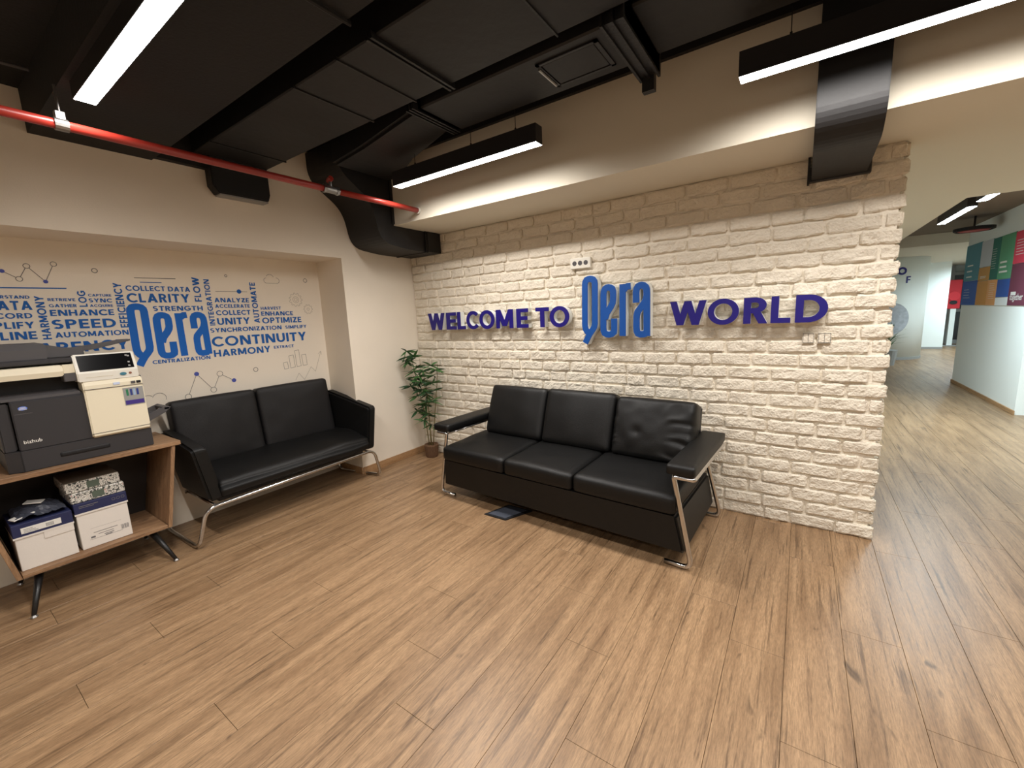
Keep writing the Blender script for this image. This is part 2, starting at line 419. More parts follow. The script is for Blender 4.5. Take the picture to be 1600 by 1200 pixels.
# ================================================================ STRUCTURE
rnd = random.Random(7)
E_ = 3.975      # right end of the brick wall
SZ = 2.359      # underside of the beam
# --- floor: every plank its own piece
fl = struct('floor', bx(-.45, -5.6, -.10, 8.7, 16.6, -.012), 'gap', 'oak laminate floor of staggered planks', 'floor')
PW = .2118; PL = 1.313
known = {3.556: -.46, 3.768: -1.03, 3.98: -.145, 4.192: -.733, 4.404: .23, 3.345: -1.355, 3.133: -1.105, 2.921: -2.16, 2.709: -1.74, 2.498: -1.405, 2.286: -1.08,
         2.074: -2.14, 1.862: -1.797, 1.65: -1.478, 1.438: -2.46, 1.227: -2.118, 1.015: -1.768, .803: -2.77, .591: -2.437, .38: -2.1, .168: -3.04}
stuffp = B(); planks = 0
k = -21
pieces = []
while True:
    x0 = 3.98+k*PW
    if x0 > 8.6: break
    key = min(known, key=lambda q: abs(q-x0))
    ph = known[key] if abs(key-x0) < .03 else -.3+.333*k+(.05 if k % 3 else 0)
    y = ph-math.ceil((ph+5.5)/PL)*PL
    xa = max(x0, -.405); xb = min(x0+PW, 8.6)
    while y < 16.5 and xb-xa > .02:
        ya, yb = max(y, -5.5), min(y+PL, 16.5)
        if yb-ya > .02: pieces.append((xa, ya, xb, yb))
        y += PL
    k += 1
def plank_bm(bm, xa, ya, xb, yb):
    g = .0007; c = .0006
    vs = []
    for dx, z in ((g, -.012), (g, -c), (g+c, 0)):
        vs.append([bm.verts.new(p) for p in ((xa+dx, ya+dx, z), (xb-dx, ya+dx, z), (xb-dx, yb-dx, z), (xa+dx, yb-dx, z))])
    for A, C_ in zip(vs, vs[1:]):
        for i in range(4): bm.faces.new((A[i], A[(i+1) % 4], C_[(i+1) % 4], C_[i]))
    bm.faces.new(vs[-1])
def near(p):
    cx, cy = (p[0]+p[2])/2-3.54, (p[1]+p[3])/2+3.29
    d = math.hypot(cx, cy)
    fwd = (cx*-.562+cy*.812)
    lat = abs(cx*.825+cy*.563)
    seen = fwd > -.2 and lat < 1.25*max(fwd, 0)+1.0
    if p[3] > .1 and p[2] < 3.9: seen = False       # behind the brick wall
    return (0 if seen else 1, d)
pieces.sort(key=near)
for i, p in enumerate(pieces):
    if i < 295 and near(p)[0] == 0:
        b = B(); plank_bm(b, *p); obj('plank', b, 'floor', fl, origin=((p[0]+p[2])/2, (p[1]+p[3])/2, 0))
    else: plank_bm(stuffp, *p)
tag(obj('far_planks', stuffp, 'floor', fl), kind='stuff')

# --- left wall with the alcove
bm = B()
AD = .405; ZT = 2.098; YD = -.857
box(bm, -.55, -5.6, ZT, 0, YD, 2.95)                 # lintel above the alcove
box(bm, -.55, YD, 0, 0, .12, 2.95)                   # pier by the corner
box(bm, -.55, -5.6, 0, -AD, YD, ZT)                  # alcove back
wl = struct('wall_left', bm, 'wall', 'cream plaster wall with shallow alcove behind the two seat sofa', 'wall')
struct('baseboard_left', bx(0, YD, 0, .014, 0, .072, bev=.002), 'baseb', 'oak baseboard along the cream pier beside the potted bamboo', 'baseboard')
struct('baseboard_left.001', bx(-AD, YD-.014, 0, 0, YD, .072, bev=.002), 'baseb', 'oak baseboard on the return of the alcove', 'baseboard')

# --- brick wall
bw = struct('wall_back', bx(0, .015, 0, E_-.018, .20, SZ), 'mortar', 'cream painted brick wall behind the three seat sofa', 'wall')
def brick(bm, x0, z0, x1, z1, seed, T=None, nx=12, nz=5, y0=.0, yb=.026):
    rr = random.Random(seed); L_, H_ = x1-x0, z1-z0
    o3 = Vector((seed*3.1 % 50, seed*1.7 % 31, seed*.37 % 17))
    tilt = rr.uniform(-.0015, .0015); dep = rr.uniform(-.008, .003); ang = rr.uniform(-.06, .06)
    top = []; grid = []
    for j in range(nz+1):
        row = []
        for i in range(nx+1):
            u, v = i/nx, j/nz
            if 0 < i < nx: u = .04+.92*(i-1)/(nx-2)
            if 0 < j < nz: v = .12+.76*(j-1)/(nz-2)
            x = x0+L_*u; z = z0+H_*v
            e = noise.noise(Vector((x*22, z*22, 0))+o3)
            # ragged outline
            if i in (0, nx): x += (.008*noise.noise(Vector((3, z*30, 1))+o3))
            if j in (0, nz): z += .0085*noise.noise(Vector((x*26, 7, 2))+o3)+.004*noise.noise(Vector((x*75, 3, 2))+o3)
            if i in (0, nx) and j in (0, nz): x += (.009 if i == 0 else -.009); z += (.007 if j == 0 else -.007)
            z += ang*(u-.5)*H_
            rim = min(min(u, 1-u)*L_, min(v, 1-v)*H_)
            y = y0+dep+tilt*(v-.5)+.007*e+.0045*noise.noise(Vector((x*55, z*55, 4))+o3)
            if rim <= 1e-6: y += .007
            row.append((x, y, z))
        grid.append(row)
    V = [[bm.verts.new(T @ Vector(p) if T else p) for p in row] for row in grid]
    Bk = {}
    def back(i, j):
        if (i, j) not in Bk:
            p = grid[j][i]; q = Vector((p[0], yb, p[2])); Bk[i, j] = bm.verts.new(T @ q if T else q)
        return Bk[i, j]
    for j in range(nz):
        for i in range(nx): bm.faces.new((V[j][i], V[j][i+1], V[j+1][i+1], V[j+1][i]))
    for i in range(nx):
        bm.faces.new((V[0][i], back(i, 0), back(i+1, 0), V[0][i+1])); bm.faces.new((V[nz][i], V[nz][i+1], back(i+1, nz), back(i, nz)))
    for j in range(nz):
        bm.faces.new((V[j][0], V[j+1][0], back(0, j+1), back(0, j))); bm.faces.new((V[j][nx], back(nx, j), back(nx, j+1), V[j+1][nx]))
CH = .0907; bl = []
for r in range(26):
    z0 = r*CH+.006; z1 = z0+CH-.0125+rnd.uniform(-.002, .002)
    if r % 2 == 0: x1 = E_+.010
    else:
        x1 = E_-.075-rnd.uniform(0, .02)
        bl.append((x1+.016, z0+.003, E_+rnd.uniform(-.014, .0), z1-.003, .008))
    first = True
    while x1 > .03:
        L_ = (.185 if (first and r % 2 == 0) else rnd.uniform(.225, .268)) if rnd.random() > .06 else rnd.uniform(.12, .17)
        first = False
        x0 = max(x1-L_, .004)
        if x0 < .09: x0 = .004
        bl.append((x0, z0+rnd.uniform(-.0015, .0015), x1, min(z1, SZ-.001), 0))
        x1 = x0-rnd.uniform(.008, .018)
        if x0 <= .004: break
def bkey(b):
    x, z = (b[0]+b[2])/2, (b[1]+b[3])/2
    hid = 1.1 < x < 3.0 and z < .62
    sm = (b[2]-b[0]) < .08 and x < 3.7
    return (1 if hid or sm else 0, -x)
bl.sort(key=bkey)
st = B()
for i, b_ in enumerate(bl):
    if i < 296 and bkey(b_)[0] == 0:
        q = B(); brick(q, *b_[:4], seed=i+1, y0=b_[4])
        obj('brick', q, 'brick', bw, origin=((b_[0]+b_[2])/2, 0, (b_[1]+b_[3])/2), smooth=False)
    else: brick(st, *b_[:4], seed=i+1, nx=8, nz=4, y0=b_[4])
# end face of the wall, seen only from the side
Tend = Matrix(((0, -1, 0, E_), (1, 0, 0, 0), (0, 0, 1, 0), (0, 0, 0, 1)))
for r in range(26):
    z0 = r*CH+.006; z1 = min(z0+CH-.0125, SZ-.001)
    if r % 2 == 0: brick(st, .03, z0, .19, z1, 900+r, T=Tend, nx=8, nz=4)
    else:
        brick(st, .012, z0, .095, z1, 900+r, T=Tend, nx=6, nz=4); brick(st, .108, z0, .19, z1, 960+r, T=Tend, nx=6, nz=4)
tag(obj('small_bricks', st, 'brick', bw), kind='stuff')

# --- beam, ceiling, remaining walls
bm = B(); box(bm, 0, -.57, SZ, 8.2, 2.25, 2.95); box(bm, 0, 2.25, SZ, 4.69, 7.6, 2.95)
struct('trim_1', bm, 'plaster', 'deep cream plaster beam and soffit above the brick wall', 'beam')
bm = B(); box(bm, -.55, -5.6, 2.95, 8.7, -.57, 3.05); box(bm, 0, -5.5, 2.82, 8.2, -2.71, 2.95)
struct('ceiling', bm, 'black', 'black painted ceiling above the ducts', 'ceiling')
struct('ceiling.001', bx(4.69, 2.25, 2.64, 8.7, 7.6, 2.95), 'recess', 'plaster ceiling of the hall beyond the brick wall, coloured darker for shade', 'ceiling')
struct('wall_front', bx(-.55, -5.7, 0, 8.3, -5.5, 2.95), 'wall', 'cream wall behind the viewer', 'wall')
struct('wall_right', bx(8.2, -5.6, 0, 8.35, 4.49, 2.95), 'wall', 'cream wall at far right of the room', 'wall')
struct('wall_hall', bx(2.9, .20, 0, 3.0, 16.5, 2.95), 'hallwall', 'white side wall of the hall behind the brick wall', 'wall')
w2 = struct('wall_hall.001', bx(5.81, 4.49, 0, 8.3, 7.2, 2.95), 'hallwall', 'white wall block with lit lower half and coloured panels above', 'wall')
struct('baseboard_right', bx(5.796, 4.476, 0, 5.81, 7.214, .055, bev=.002), 'baseb', 'oak baseboard under the white wall in the hall', 'baseboard')
struct('wall_far', bx(3.0, 16.4, 0, 8.7, 16.6, 2.95), 'hallwall', 'white wall at the far end of the hall', 'wall')
struct('wall_right.001', bx(8.4, 7.2, 0, 8.6, 16.4, 2.95), 'hallwall', 'white side wall at the far end of the hall', 'wall')
struct('trim_2', bx(3.0, 7.6, 2.44, 8.4, 8.3, 2.95), 'plaster', 'dropped plaster band across the hall ceiling', 'beam')
struct('trim_3', bx(3.0, 8.3, 2.50, 8.4, 16.4, 2.95), 'plaster', 'lower plaster ceiling at the far end of the hall', 'ceiling')

# ================================================================ CEILING SERVICES
struct('trim_4', bx(0.0, -2.71, 2.60, 8.2, -2.172, 2.95), 'black', 'wide black bulkhead carrying the left linear lamp', 'bulkhead')
struct('trim_5', bx(0.0, -2.172, 2.612, .05, -1.87, 2.95), 'black', 'black painted strip on top of the left wall', 'trim')
bm = B(); tube(bm, [(2.10, -2.19, 2.66), (2.10, -2.16, 2.59), (2.10, -2.75, 2.585), (2.10, -2.75, 2.62)], .008, 6)
tag(obj('pipe_bracket', bm, 'black'), 'black rod bracket under the bulkhead between the lamps', 'bracket')
d2 = thing('duct', 'second black sheet metal duct with cross seams, beside the bulkhead', 'duct', (3.5, -1.71, 2.69), group='black ceiling ducts')
obj('sheet', bx(.0, -1.955, 2.69, 8.2, -1.475, 2.95, bev=.006), 'duct', d2)
for x in (.35, 1.355, 1.724, 2.6, 3.5, 4.4): obj('seam', bx(x-.004, -1.96, 2.683, x+.004, -1.47, 2.70), 'ductedge', d2)
bm = B(); box(bm, 1.955, -1.975, 2.672, 1.968, -1.455, 2.70); box(bm, 1.982, -1.975, 2.672, 1.995, -1.455, 2.70); box(bm, 1.968, -1.97, 2.685, 1.982, -1.46, 2.70)
obj('flange', bm, 'ductedge', d2)
bm = B(); prism(bm, [(-1.875, 2.70), (-1.875, 2.50), (-1.84, 2.45), (-1.50, 2.455), (-1.485, 2.50), (-1.485, 2.70)], 'X', 0.0, .10, .006)
obj('wall_outlet', bm, 'duct', d2)
obj('outlet_rim', bx(.0, -1.83, 2.441, .085, -1.50, 2.451), 'grey', d2, label='pale plaster rim')
d3 = thing('duct', 'third black duct with rectangular access panel, nearest the beam', 'duct', (2.2, -1.2, 2.7), group='black ceiling ducts')
obj('sheet', bx(1.66, -1.385, 2.70, 2.79, -1.02, 2.95, bev=.008), 'duct', d3)
bm = B()
prism(bm, [(.46, -1.16), (.9, -1.22), (1.62, -1.36), (1.62, -1.04), (1.0, -.82), (.62, -.62), (.46, -.62)], 'Z', 2.72, 2.95, .02)
obj('transition', bm, 'duct', d3)
bm = B()
for x in (1.60, 1.625, 1.65): box(bm, x, -1.44, 2.682, x+.010, -1.03, 2.75)
box(bm, 1.60, -1.40, 2.69, 1.66, -1.05, 2.75)
obj('flange', bm, 'ductedge', d3)
bm = B()
for x in (2.785, 2.83, 2.875): box(bm, x, -1.46, 2.655, x+.012, -.92, 2.80)
box(bm, 2.785, -1.44, 2.668, 2.887, -.94, 2.80); box(bm, 2.80, -.94, 2.60, 2.86, -.90, 2.78)
obj('flange', bm, 'ductedge', d3)
obj('sheet', bx(2.887, -1.38, 2.73, 8.2, -.97, 2.95, bev=.008), 'duct', d3)
bm = B()
for a in ((2.40, -1.33, 2.42, -1.09), (2.70, -1.33, 2.72, -1.09), (2.40, -1.33, 2.72, -1.315), (2.40, -1.105, 2.72, -1.09)): box(bm, a[0], a[1], 2.692, a[2], a[3], 2.702)
obj('panel_frame', bm, 'ductedge', d3); obj('access_panel', bx(2.425, -1.31, 2.694, 2.695, -1.11, 2.702, bev=.002), 'duct', d3)
bm = B(); tube(bm, [(2.405, -1.30, 2.688), (2.405, -1.12, 2.688)], .006, 6); obj('latch', bm, 'steel', d3)
tag(obj('ceiling_edge_trim', bx(.55, -.60, 2.895, 8.2, -.571, 2.95), 'black'), 'black trim strip along the top of the plaster beam', 'trim')
# elbow into the brick wall corner
el = thing('duct_elbow', 'black curved duct elbow dropping under the beam in the room corner', 'duct', (.22, -.6, 2.16), group='black ceiling ducts')
out = fillet([(-1.10, 2.93, 0), (-1.10, 2.72, 0), (-.80, 2.52, 0), (-.735, 2.20, 0), (-.42, 2.163, 0), (-.19, 2.163, 0)], .12, 6)
poly = [(p.x, p.y) for p in out]+[(-.19, 2.357), (-.575, 2.357), (-.575, 2.93)]
bm = B(); prism(bm, poly, 'X', .004, .43); obj('elbow', bm, 'duct', el)
obj('collar', bx(.004, -.205, 2.156, .445, -.18, 2.358), 'ductedge', el)
obj('outlet', bx(.004, -.18, 2.163, .455, -.004, 2.357, bev=.003), 'duct', el)
obj('edge_strip', bx(.43, -.60, 2.37, .445, -.574, 2.93), 'ductedge', el)
dd = thing('duct_drop', 'flat black duct strip hanging over the beam near the right lamp', 'duct', (3.67, -.3, 2.22), group='black ceiling ducts')
out = fillet([(-.70, 2.94, 0), (-.69, 2.34, 0), (-.58, 2.25, 0), (-.03, 2.222, 0)], .06, 5)
bm = B(); prism(bm, [(p.x, p.y) for p in out]+[(-.03, 2.356), (-.573, 2.356), (-.573, 2.94)], 'X', 3.54, 3.80, .004); obj('strip', bm, 'duct', dd)
obj('wall_plate', bx(3.522, -.045, 2.215, 3.818, -.008, 2.30, bev=.004), 'ductedge', dd)
obj('side_flange', bx(3.52, -.05, 2.205, 3.532, -.008, 2.357), 'ductedge', dd)

# red sprinkler pipe
pp = thing('sprinkler_pipe', 'red pipe running below the black ducts into the beam', 'pipe', (.76, -2.5, 2.43))
bm = B(); tube(bm, [(.76, -5.49, 2.43), (.76, -1.45, 2.43)], .021, 14); obj('pipe_run', bm, 'red', pp, smooth=True)
bm = B(); tube(bm, [(.76, -1.36, 2.43), (.76, -.59, 2.433)], .021, 14); obj('pipe_run', bm, 'red', pp, smooth=True)
bm = B(); tube(bm, [(.76, -1.455, 2.43), (.76, -1.355, 2.43)], .024, 14); tube(bm, [(.76, -1.465, 2.43), (.76, -1.445, 2.43)], .029, 6); tube(bm, [(.76, -1.365, 2.43), (.76, -1.345, 2.43)], .029, 6)
tube(bm, [(.76, -1.405, 2.44), (.76, -1.405, 2.485)], .010, 8); vl = obj('valve', bm, 'steel', pp, label='grey valve body')
bm = B(); tube(bm, [(.74, -1.405, 2.49), (.78, -1.405, 2.505)], .018, 8); obj('valve_handle', bm, 'red', pp)
bm = B(); lathe(bm, [(.027, 0), (.027, .018), (.022, .02)], n=16); bm.transform(Matrix.Translation((.76, -.571, 2.433)) @ Matrix.Rotation(PI/2, 4, 'X')); obj('end_collar', bm, 'white', pp, label='white wall collar')
cl = thing('pipe_clamp', 'galvanised clamp and thread rod holding the red pipe, by the left lamp', 'clamp', (.76, -2.72, 2.40))
bm = B(); tube(bm, [(.76, -2.745, 2.43), (.76, -2.70, 2.43)], .0265, 14); box(bm, .745, -2.74, 2.45, .775, -2.705, 2.485, bev=.003); obj('ring', bm, 'steel', cl)
bm = B(); tube(bm, [(.76, -2.722, 2.485), (.76, -2.722, 2.595)], .005, 8); obj('rod', bm, 'steel', cl)
bm = B(); tube(bm, [(.33, -3.1, 2.785), (.365, -2.72, 2.785)], .009, 8)
tag(obj('conduit', bm, 'pgr'), 'thin grey conduit under the black ceiling at far left', 'conduit')

# linear lamps
def lamp(x0, y, label, group, hx=None, glow='glow', along='X', z=2.53, L_=1.29, zt=2.95, x1=None):
    t = thing('linear_lamp', label, 'lamp', (x0+L_/2 if along == 'X' else x0, y if along == 'X' else y+L_/2, z), group=group)
    w = .036
    def bb(a0, a1, s0, s1, z0, z1, **k):
        return bx(a0, s0, z0, a1, s1, z1, **k) if along == 'X' else bx(s0, a0, z0, s1, a1, z1, **k)
    a = x0 if along == 'X' else y; s = y if along == 'X' else x0
    obj('housing', bb(a, a+L_, s-w-.003, s+w+.003, z, z+.105, bev=.0008), 'lamp', t)
    bm = B(); q = [(a+.003, s-w), (a+.003, s+w), (a+L_-.003, s+w), (a+L_-.003, s-w)]
    bm.faces.new([bm.verts.new((u, v, z-.0006) if along == 'X' else (v, u, z-.0006)) for u, v in (q if along == 'X' else q[::-1])])
    obj('diffuser', bm, glow, t)
    for f in (hx or (.17, .59, .87)):
        bm = B(); px = a+L_*f
        p = (px, s) if along == 'X' else (s, px)
        tube(bm, [(p[0], p[1], z+.10), (p[0], p[1], zt)], .0022, 6); tube(bm, [(p[0], p[1], z+.10), (p[0], p[1], z+.13)], .006, 6)
        obj('suspension_wire', bm, 'blackmetal', t)
    return t
G1 = 'black suspended linear lamps'
lamp(.83, -2.645, 'suspended linear lamp at far left, seen from below under the bulkhead', G1, zt=2.60)
lamp(.873, -.90, 'suspended linear lamp in the middle, over the painted wall lettering', G1)
lamp(3.24, -.90, 'suspended linear lamp at right, in front of the black duct strip', G1, hx=(.15, .6))
lamp(3.30, -2.645, 'suspended linear lamp above the viewer at right', G1, zt=2.60)
lamp(2.2, -4.4, 'added unseen linear lamp behind the viewer', G1, zt=2.82)  # extra lamp added out of view for its light; no known fixture
lamp(5.70, -.90, 'suspended linear lamp beyond the right end of the frame', G1, hx=(.15, .6))
G2 = 'linear lamps in the hall ceiling recess'
lamp(4.93, 3.18, 'nearer long linear lamp in the hall recess', G2, glow='hglow', along='Y', z=2.41, L_=1.2, zt=2.64)
lamp(4.93, 2.35, 'short linear lamp at the edge of the hall recess', G2, glow='hglow', along='Y', z=2.41, L_=.55, zt=2.64)
lamp(7.15, 8.8, 'linear lamp over the far hall wall panel', G2, glow='hglow', along='Y', z=2.41, L_=1.3, zt=2.50)
lamp(7.3, 12.2, 'linear lamp at the far end of the hall', G2, glow='hglow', along='Y', z=2.41, L_=1.3, zt=2.50)
lamp(6.9, 1.2, 'linear lamp under the soffit beyond the right edge', G2, glow='hglow', along='Y', z=2.2, L_=1.3, zt=2.359)

# ================================================================ SIGN LETTERS
YF = -.078; YB = -.012
def letter(ch, x0, x1, z0, h, label, face='navy'):
    wn, pr = word_prims(ch)
    sx = (x1-x0)/wn
    t = thing('sign_letter', label, 'letter', ((x0+x1)/2, YB, z0), group='raised letters on the brick wall')
    F = lambda y: (lambda p: (x0+p[0]*sx, y, z0+p[1]*h))
    bm = B(); solid(bm, pr, F(YF), F(YF+.008)); obj('face', bm, face, t)
    bm = B()
    e = .003
    solid(bm, pr, F(YF+.0075), F(YB)); obj('body', bm, 'lwhite', t, label='white letter side')
ZB = 1.392
L1 = [('W', 0.274, 0.503, 'navy raised W at the start of the welcome lettering'), ('E', 0.53, 0.663, 'navy raised E, second letter from the left corner'), ('L', 0.678, 0.783, 'navy raised L between E and C in the first word'),
      ('C', 0.798, 0.943, 'navy raised C in the middle of the first word'), ('O', 0.963, 1.143, 'navy raised O between C and M in the first word'), ('M', 1.164, 1.356, 'navy raised M in the first word'),
      ('E', 1.395, 1.52, 'navy raised E ending the first word, beside M'), ('T', 1.599, 1.732, 'navy raised T of the short second word'), ('O', 1.741, 1.927, 'navy raised O just left of the tall blue Q')]
for c, a, b_, lb in L1: letter(c, a, b_, ZB, .172, lb)
L2 = [('W', 2.744, 2.985, 'navy raised W right of the tall blue letters'), ('O', 2.996, 3.189, 'navy raised O in the last word'), ('R', 3.216, 3.355, 'navy raised R in the last word'),
      ('L', 3.372, 3.48, 'navy raised L between R and D'), ('D', 3.503, 3.668, 'navy raised D ending the lettering, above the wall switches')]
for c, a, b_, lb in L2: letter(c, a, b_, 1.382, .170, lb)
for ch, lb, cx in (('q', 'tall bright blue Q with diagonal tail below the wall socket', .12), ('e', 'tall narrow bright blue e beside the blue Q', .42), ('r', 'tall narrow bright blue r', .66), ('a', 'tall narrow bright blue a before the last word', .9)):
    lx, lz, lw, lh = 2.047, 1.254, .548, .535
    t_ = thing('sign_letter', lb, 'letter', (lx+cx*lw, YB, lz), group='raised letters on the brick wall')
    F = lambda y: (lambda p: (lx+p[0], y, lz+p[1]))
    bm = B(); solid(bm, logo_prims(ch, lw, lh, .049), F(YF-.002), F(YF+.008)); obj('face', bm, 'blue', t_)
    bm = B(); solid(bm, logo_prims(ch, lw, lh, .056), F(YF+.0065), F(YB)); obj('body', bm, 'lwhite', t_, label='white letter side')

# ================================================================ WALL MURAL (flat print)
mu = thing('wall_mural', 'blue printed word cloud on the alcove wall above the two seat sofa', 'mural', (-AD, -1.9, 1.0))
XM = -AD+.0012
HW = [('COLLECT DATA', -2.321, -1.939, 1.796, 0.036), ('CLARITY', -2.325, -1.951, 1.714, 0.064), ('STRENGTH', -2.188, -1.873, 1.652, 0.036), ('CENTRALIZATION', -2.246, -1.874, 1.265, 0.027),
 ('HARMONY', -1.845, -1.398, 1.276, 0.056), ('EXTRACT', -1.366, -1.184, 1.303, 0.024), ('CONTINUITY', -1.847, -1.051, 1.359, 0.080), ('SYNCHRONIZATION', -1.844, -1.275, 1.474, 0.035), ('SIMPLIFY', -1.240, -1.036, 1.476, 0.029),
 ('UNITY', -1.786, -1.537, 1.534, 0.055), ('OPTIMIZE', -1.436, -1.080, 1.532, 0.050), ('ENHANCE', -1.436, -1.152, 1.599, 0.037), ('HARVEST', -1.434, -1.258, 1.652, 0.026), ('COLLECT', -1.785, -1.523, 1.612, 0.039), ('ACCELERATE', -1.784, -1.521, 1.671, 0.029), ('ANALYZE', -1.783, -1.521, 1.716, 0.036),
 ('RETRIEVE', -2.709, -2.585, 1.722, 0.018), ('GATHER', -2.709, -2.583, 1.683, 0.020), ('CAPTURE', -2.519, -2.404, 1.753, 0.017), ('SYNC', -2.521, -2.405, 1.714, 0.026), ('ACQUIRE', -2.520, -2.405, 1.684, 0.017),
 ('ENHANCE', -2.711, -2.406, 1.628, 0.039), ('SPEED', -2.713, -2.407, 1.545, 0.060), ('AUTOMATION', -2.709, -2.349, 1.490, 0.034)]
SUF = [('UNDERSTAND', 'RSTAND', -2.901, -2.783, 1.736, 0.019), ('DATA', 'ATA', -2.920, -2.781, 1.668, 0.054), ('RECORD', 'CORD', -2.936, -2.788, 1.617, 0.032), ('SIMPLIFY', 'PLIFY', -2.947, -2.788, 1.556, 0.040), ('LINE', 'LINE', -2.935, -2.787, 1.489, 0.048),
 ('TRANSPARENCY', 'ARENCY', -2.796, -2.361, 1.391, 0.069)]
for w, s, a, b_, z, h_ in SUF:
    wf, _ = word_prims(w); ws, _ = word_prims(s); sc = (b_-a)/ws
    HW.append((w, b_-wf*sc, b_, z, h_))
for w, a, b_, z, h_ in HW:
    wn, pr = word_prims(w); sx = (b_-a)/wn
    bm = B(); flat(bm, pr, lambda p: (XM, a+p[0]*sx, z+p[1]*h_)); obj('word', bm, 'print_', mu)
for w, yb, za, zb, cap in [('AUTOMATE', -1.455, 1.539, 1.885, 0.046), ('INTEGRATION', -1.802, 1.531, 1.896, 0.038), ('FLOW', -1.871, 1.721, 1.908, 0.046), ('EFFICIENCY', -2.342, 1.540, 1.848, 0.043), ('LOG', -2.531, 1.685, 1.790, 0.039), ('HARMONY', -2.726, 1.483, 1.753, 0.038)]:
    wn, pr = word_prims(w); sx = (zb-za)/wn
    bm = B(); flat(bm, pr, lambda p: (XM, yb-p[1]*cap, za+p[0]*sx)); obj('word', bm, 'print_', mu)
bm = B()
for ch in 'qera': flat(bm, logo_prims(ch, .482, .44, .046), lambda p: (XM, -2.342+p[0], 1.262+p[1]))
obj('large_word', bm, 'bluep', mu, label='large bright blue printed word')
YZ = lambda p: (XM, p[0], p[1])
def lines(name, paths, w, mt, lb=None):
    bm = B()
    for q in paths: flat(bm, [ribbon(q, w)], YZ)
    return obj(name, bm, mt, mu, label=lb)
def ring(c, r, n=20, ry=None): return [(c[0]+r*math.cos(2*PI*k/n), c[1]+(ry or r)*math.sin(2*PI*k/n)) for k in range(n+1)]
def dot(bm, c, r): 
    bm.faces.new([bm.verts.new((XM+.0004, c[0]+r*math.cos(2*PI*k/16), c[1]+r*math.sin(2*PI*k/16))) for k in range(16)])
def chart(pts, fill, r):
    segs = []
    for i, (a, b_) in enumerate(zip(pts, pts[1:])):
        a, b_ = Vector(a), Vector(b_); u = (b_-a).normalized()
        segs.append([a+u*(r if not fill[i] else 0), b_-u*(r if not fill[i+1] else 0)])
    lines('chart_line', segs+[ring(p, r) for p, f in zip(pts, fill) if not f], .0035, 'pgrey', 'grey outline chart')
    bm = B()
    for p, f in zip(pts, fill):
        if f: dot(bm, p, r*.8)
    obj('chart_dots', bm, 'printl', mu, label='violet blue dots')
chart([(-2.87, 1.897), (-2.808, 1.854), (-2.767, 1.933), (-2.7, 1.842), (-2.65, 1.953)], (1, 0, 0, 1, 0), .014)
chart([(-2.064, 0.986), (-1.986, 1.156), (-1.886, 1.012), (-1.825, 1.136), (-1.728, 1.067)], (0, 1, 0, 0, 1), .021)
lines('circle', [ring((-2.464, 1.924), .014), ring((-1.673, 1.931), .009), ring((-.995, 1.922), .017), ring((-1.545, 1.135), .018)], .0045, 'pgrey', 'small grey outline circles')
lines('rule', [[(-3.3, 1.794), (-2.614, 1.803)]], .007, 'print_'); lines('rule', [[(-2.264, 1.887), (-2.02, 1.891)]], .005, 'pgrey'); lines('rule', [[(-2.236, 1.857), (-2.11, 1.859)]], .005, 'print_')
lines('rule', [[(-1.766, 1.803), (-1.526, 1.805)]], .003, 'pgrey')
bm = B(); dot(bm, (-1.59, 1.806), .018); obj('rule_dot', bm, 'print_', mu)
def arcp(c, r, a0, a1, n=12): return [(c[0]+r*math.cos(math.radians(a0+(a1-a0)*k/n)), c[1]+r*math.sin(math.radians(a0+(a1-a0)*k/n))) for k in range(n+1)]
cy, cz = -1.309, 1.885
lines('cloud', [[(cy-.05, cz), (cy+.05, cz)], arcp((cy-.045, cz+.022), .022, 270, 90), arcp((cy-.012, cz+.042), .034, 150, 20), arcp((cy+.044, cz+.024), .024, 100, -90)], .003, 'pgrey', 'grey outline cloud')
cy, cz = -2.255, .975
lines('cloud', [arcp((cy-.055, cz+.03), .035, 190, 40), arcp((cy+.012, cz+.03), .042, 160, -20)], .003, 'pgrey', 'grey outline cloud')
def gear(c, R0, n):
    p = []
    for k in range(n):
        a = 360*k/n
        for da, rr in ((-.30, .82), (-.18, 1.), (.18, 1.), (.30, .82)):
            q = math.radians(a+da*360/n); p.append((c[0]+R0*rr*math.cos(q), c[1]+R0*rr*math.sin(q)))
    p.append(p[0]); return p
lines('gear', [gear((-1.109, 1.741), .062, 11), ring((-1.109, 1.741), .028), ring((-1.109, 1.741), .014)], .003, 'pfaint', 'faint outline gear')
lines('gear', [gear((-.998, 1.652), .044, 10), ring((-.998, 1.652), .012)], .003, 'pfaint', 'faint outline gear')
lines('bar_chart', [[(-1.295, 1.105), (-1.3, 1.165), (-1.262, 1.170), (-1.257, 1.109), (-1.295, 1.105)], [(-1.236, 1.109), (-1.242, 1.224), (-1.199, 1.229), (-1.193, 1.114), (-1.236, 1.109)],
      [(-1.176, 1.115), (-1.182, 1.267), (-1.142, 1.272), (-1.136, 1.118), (-1.176, 1.115)], [(-1.115, 1.120), (-1.120, 1.222), (-1.078, 1.226), (-1.073, 1.122), (-1.115, 1.120)]], .003, 'pgrey', 'grey outline bar chart')
lines('arrow', [[(-1.205, 0.989), (-1.166, 1.051), (-1.118, 0.982), (-1.038, 1.097), (-0.998, 1.047), (-0.92, 1.237)], [(-.95, 1.215), (-.92, 1.24), (-.915, 1.205)]], .003, 'pfaint', 'faint zigzag arrow')

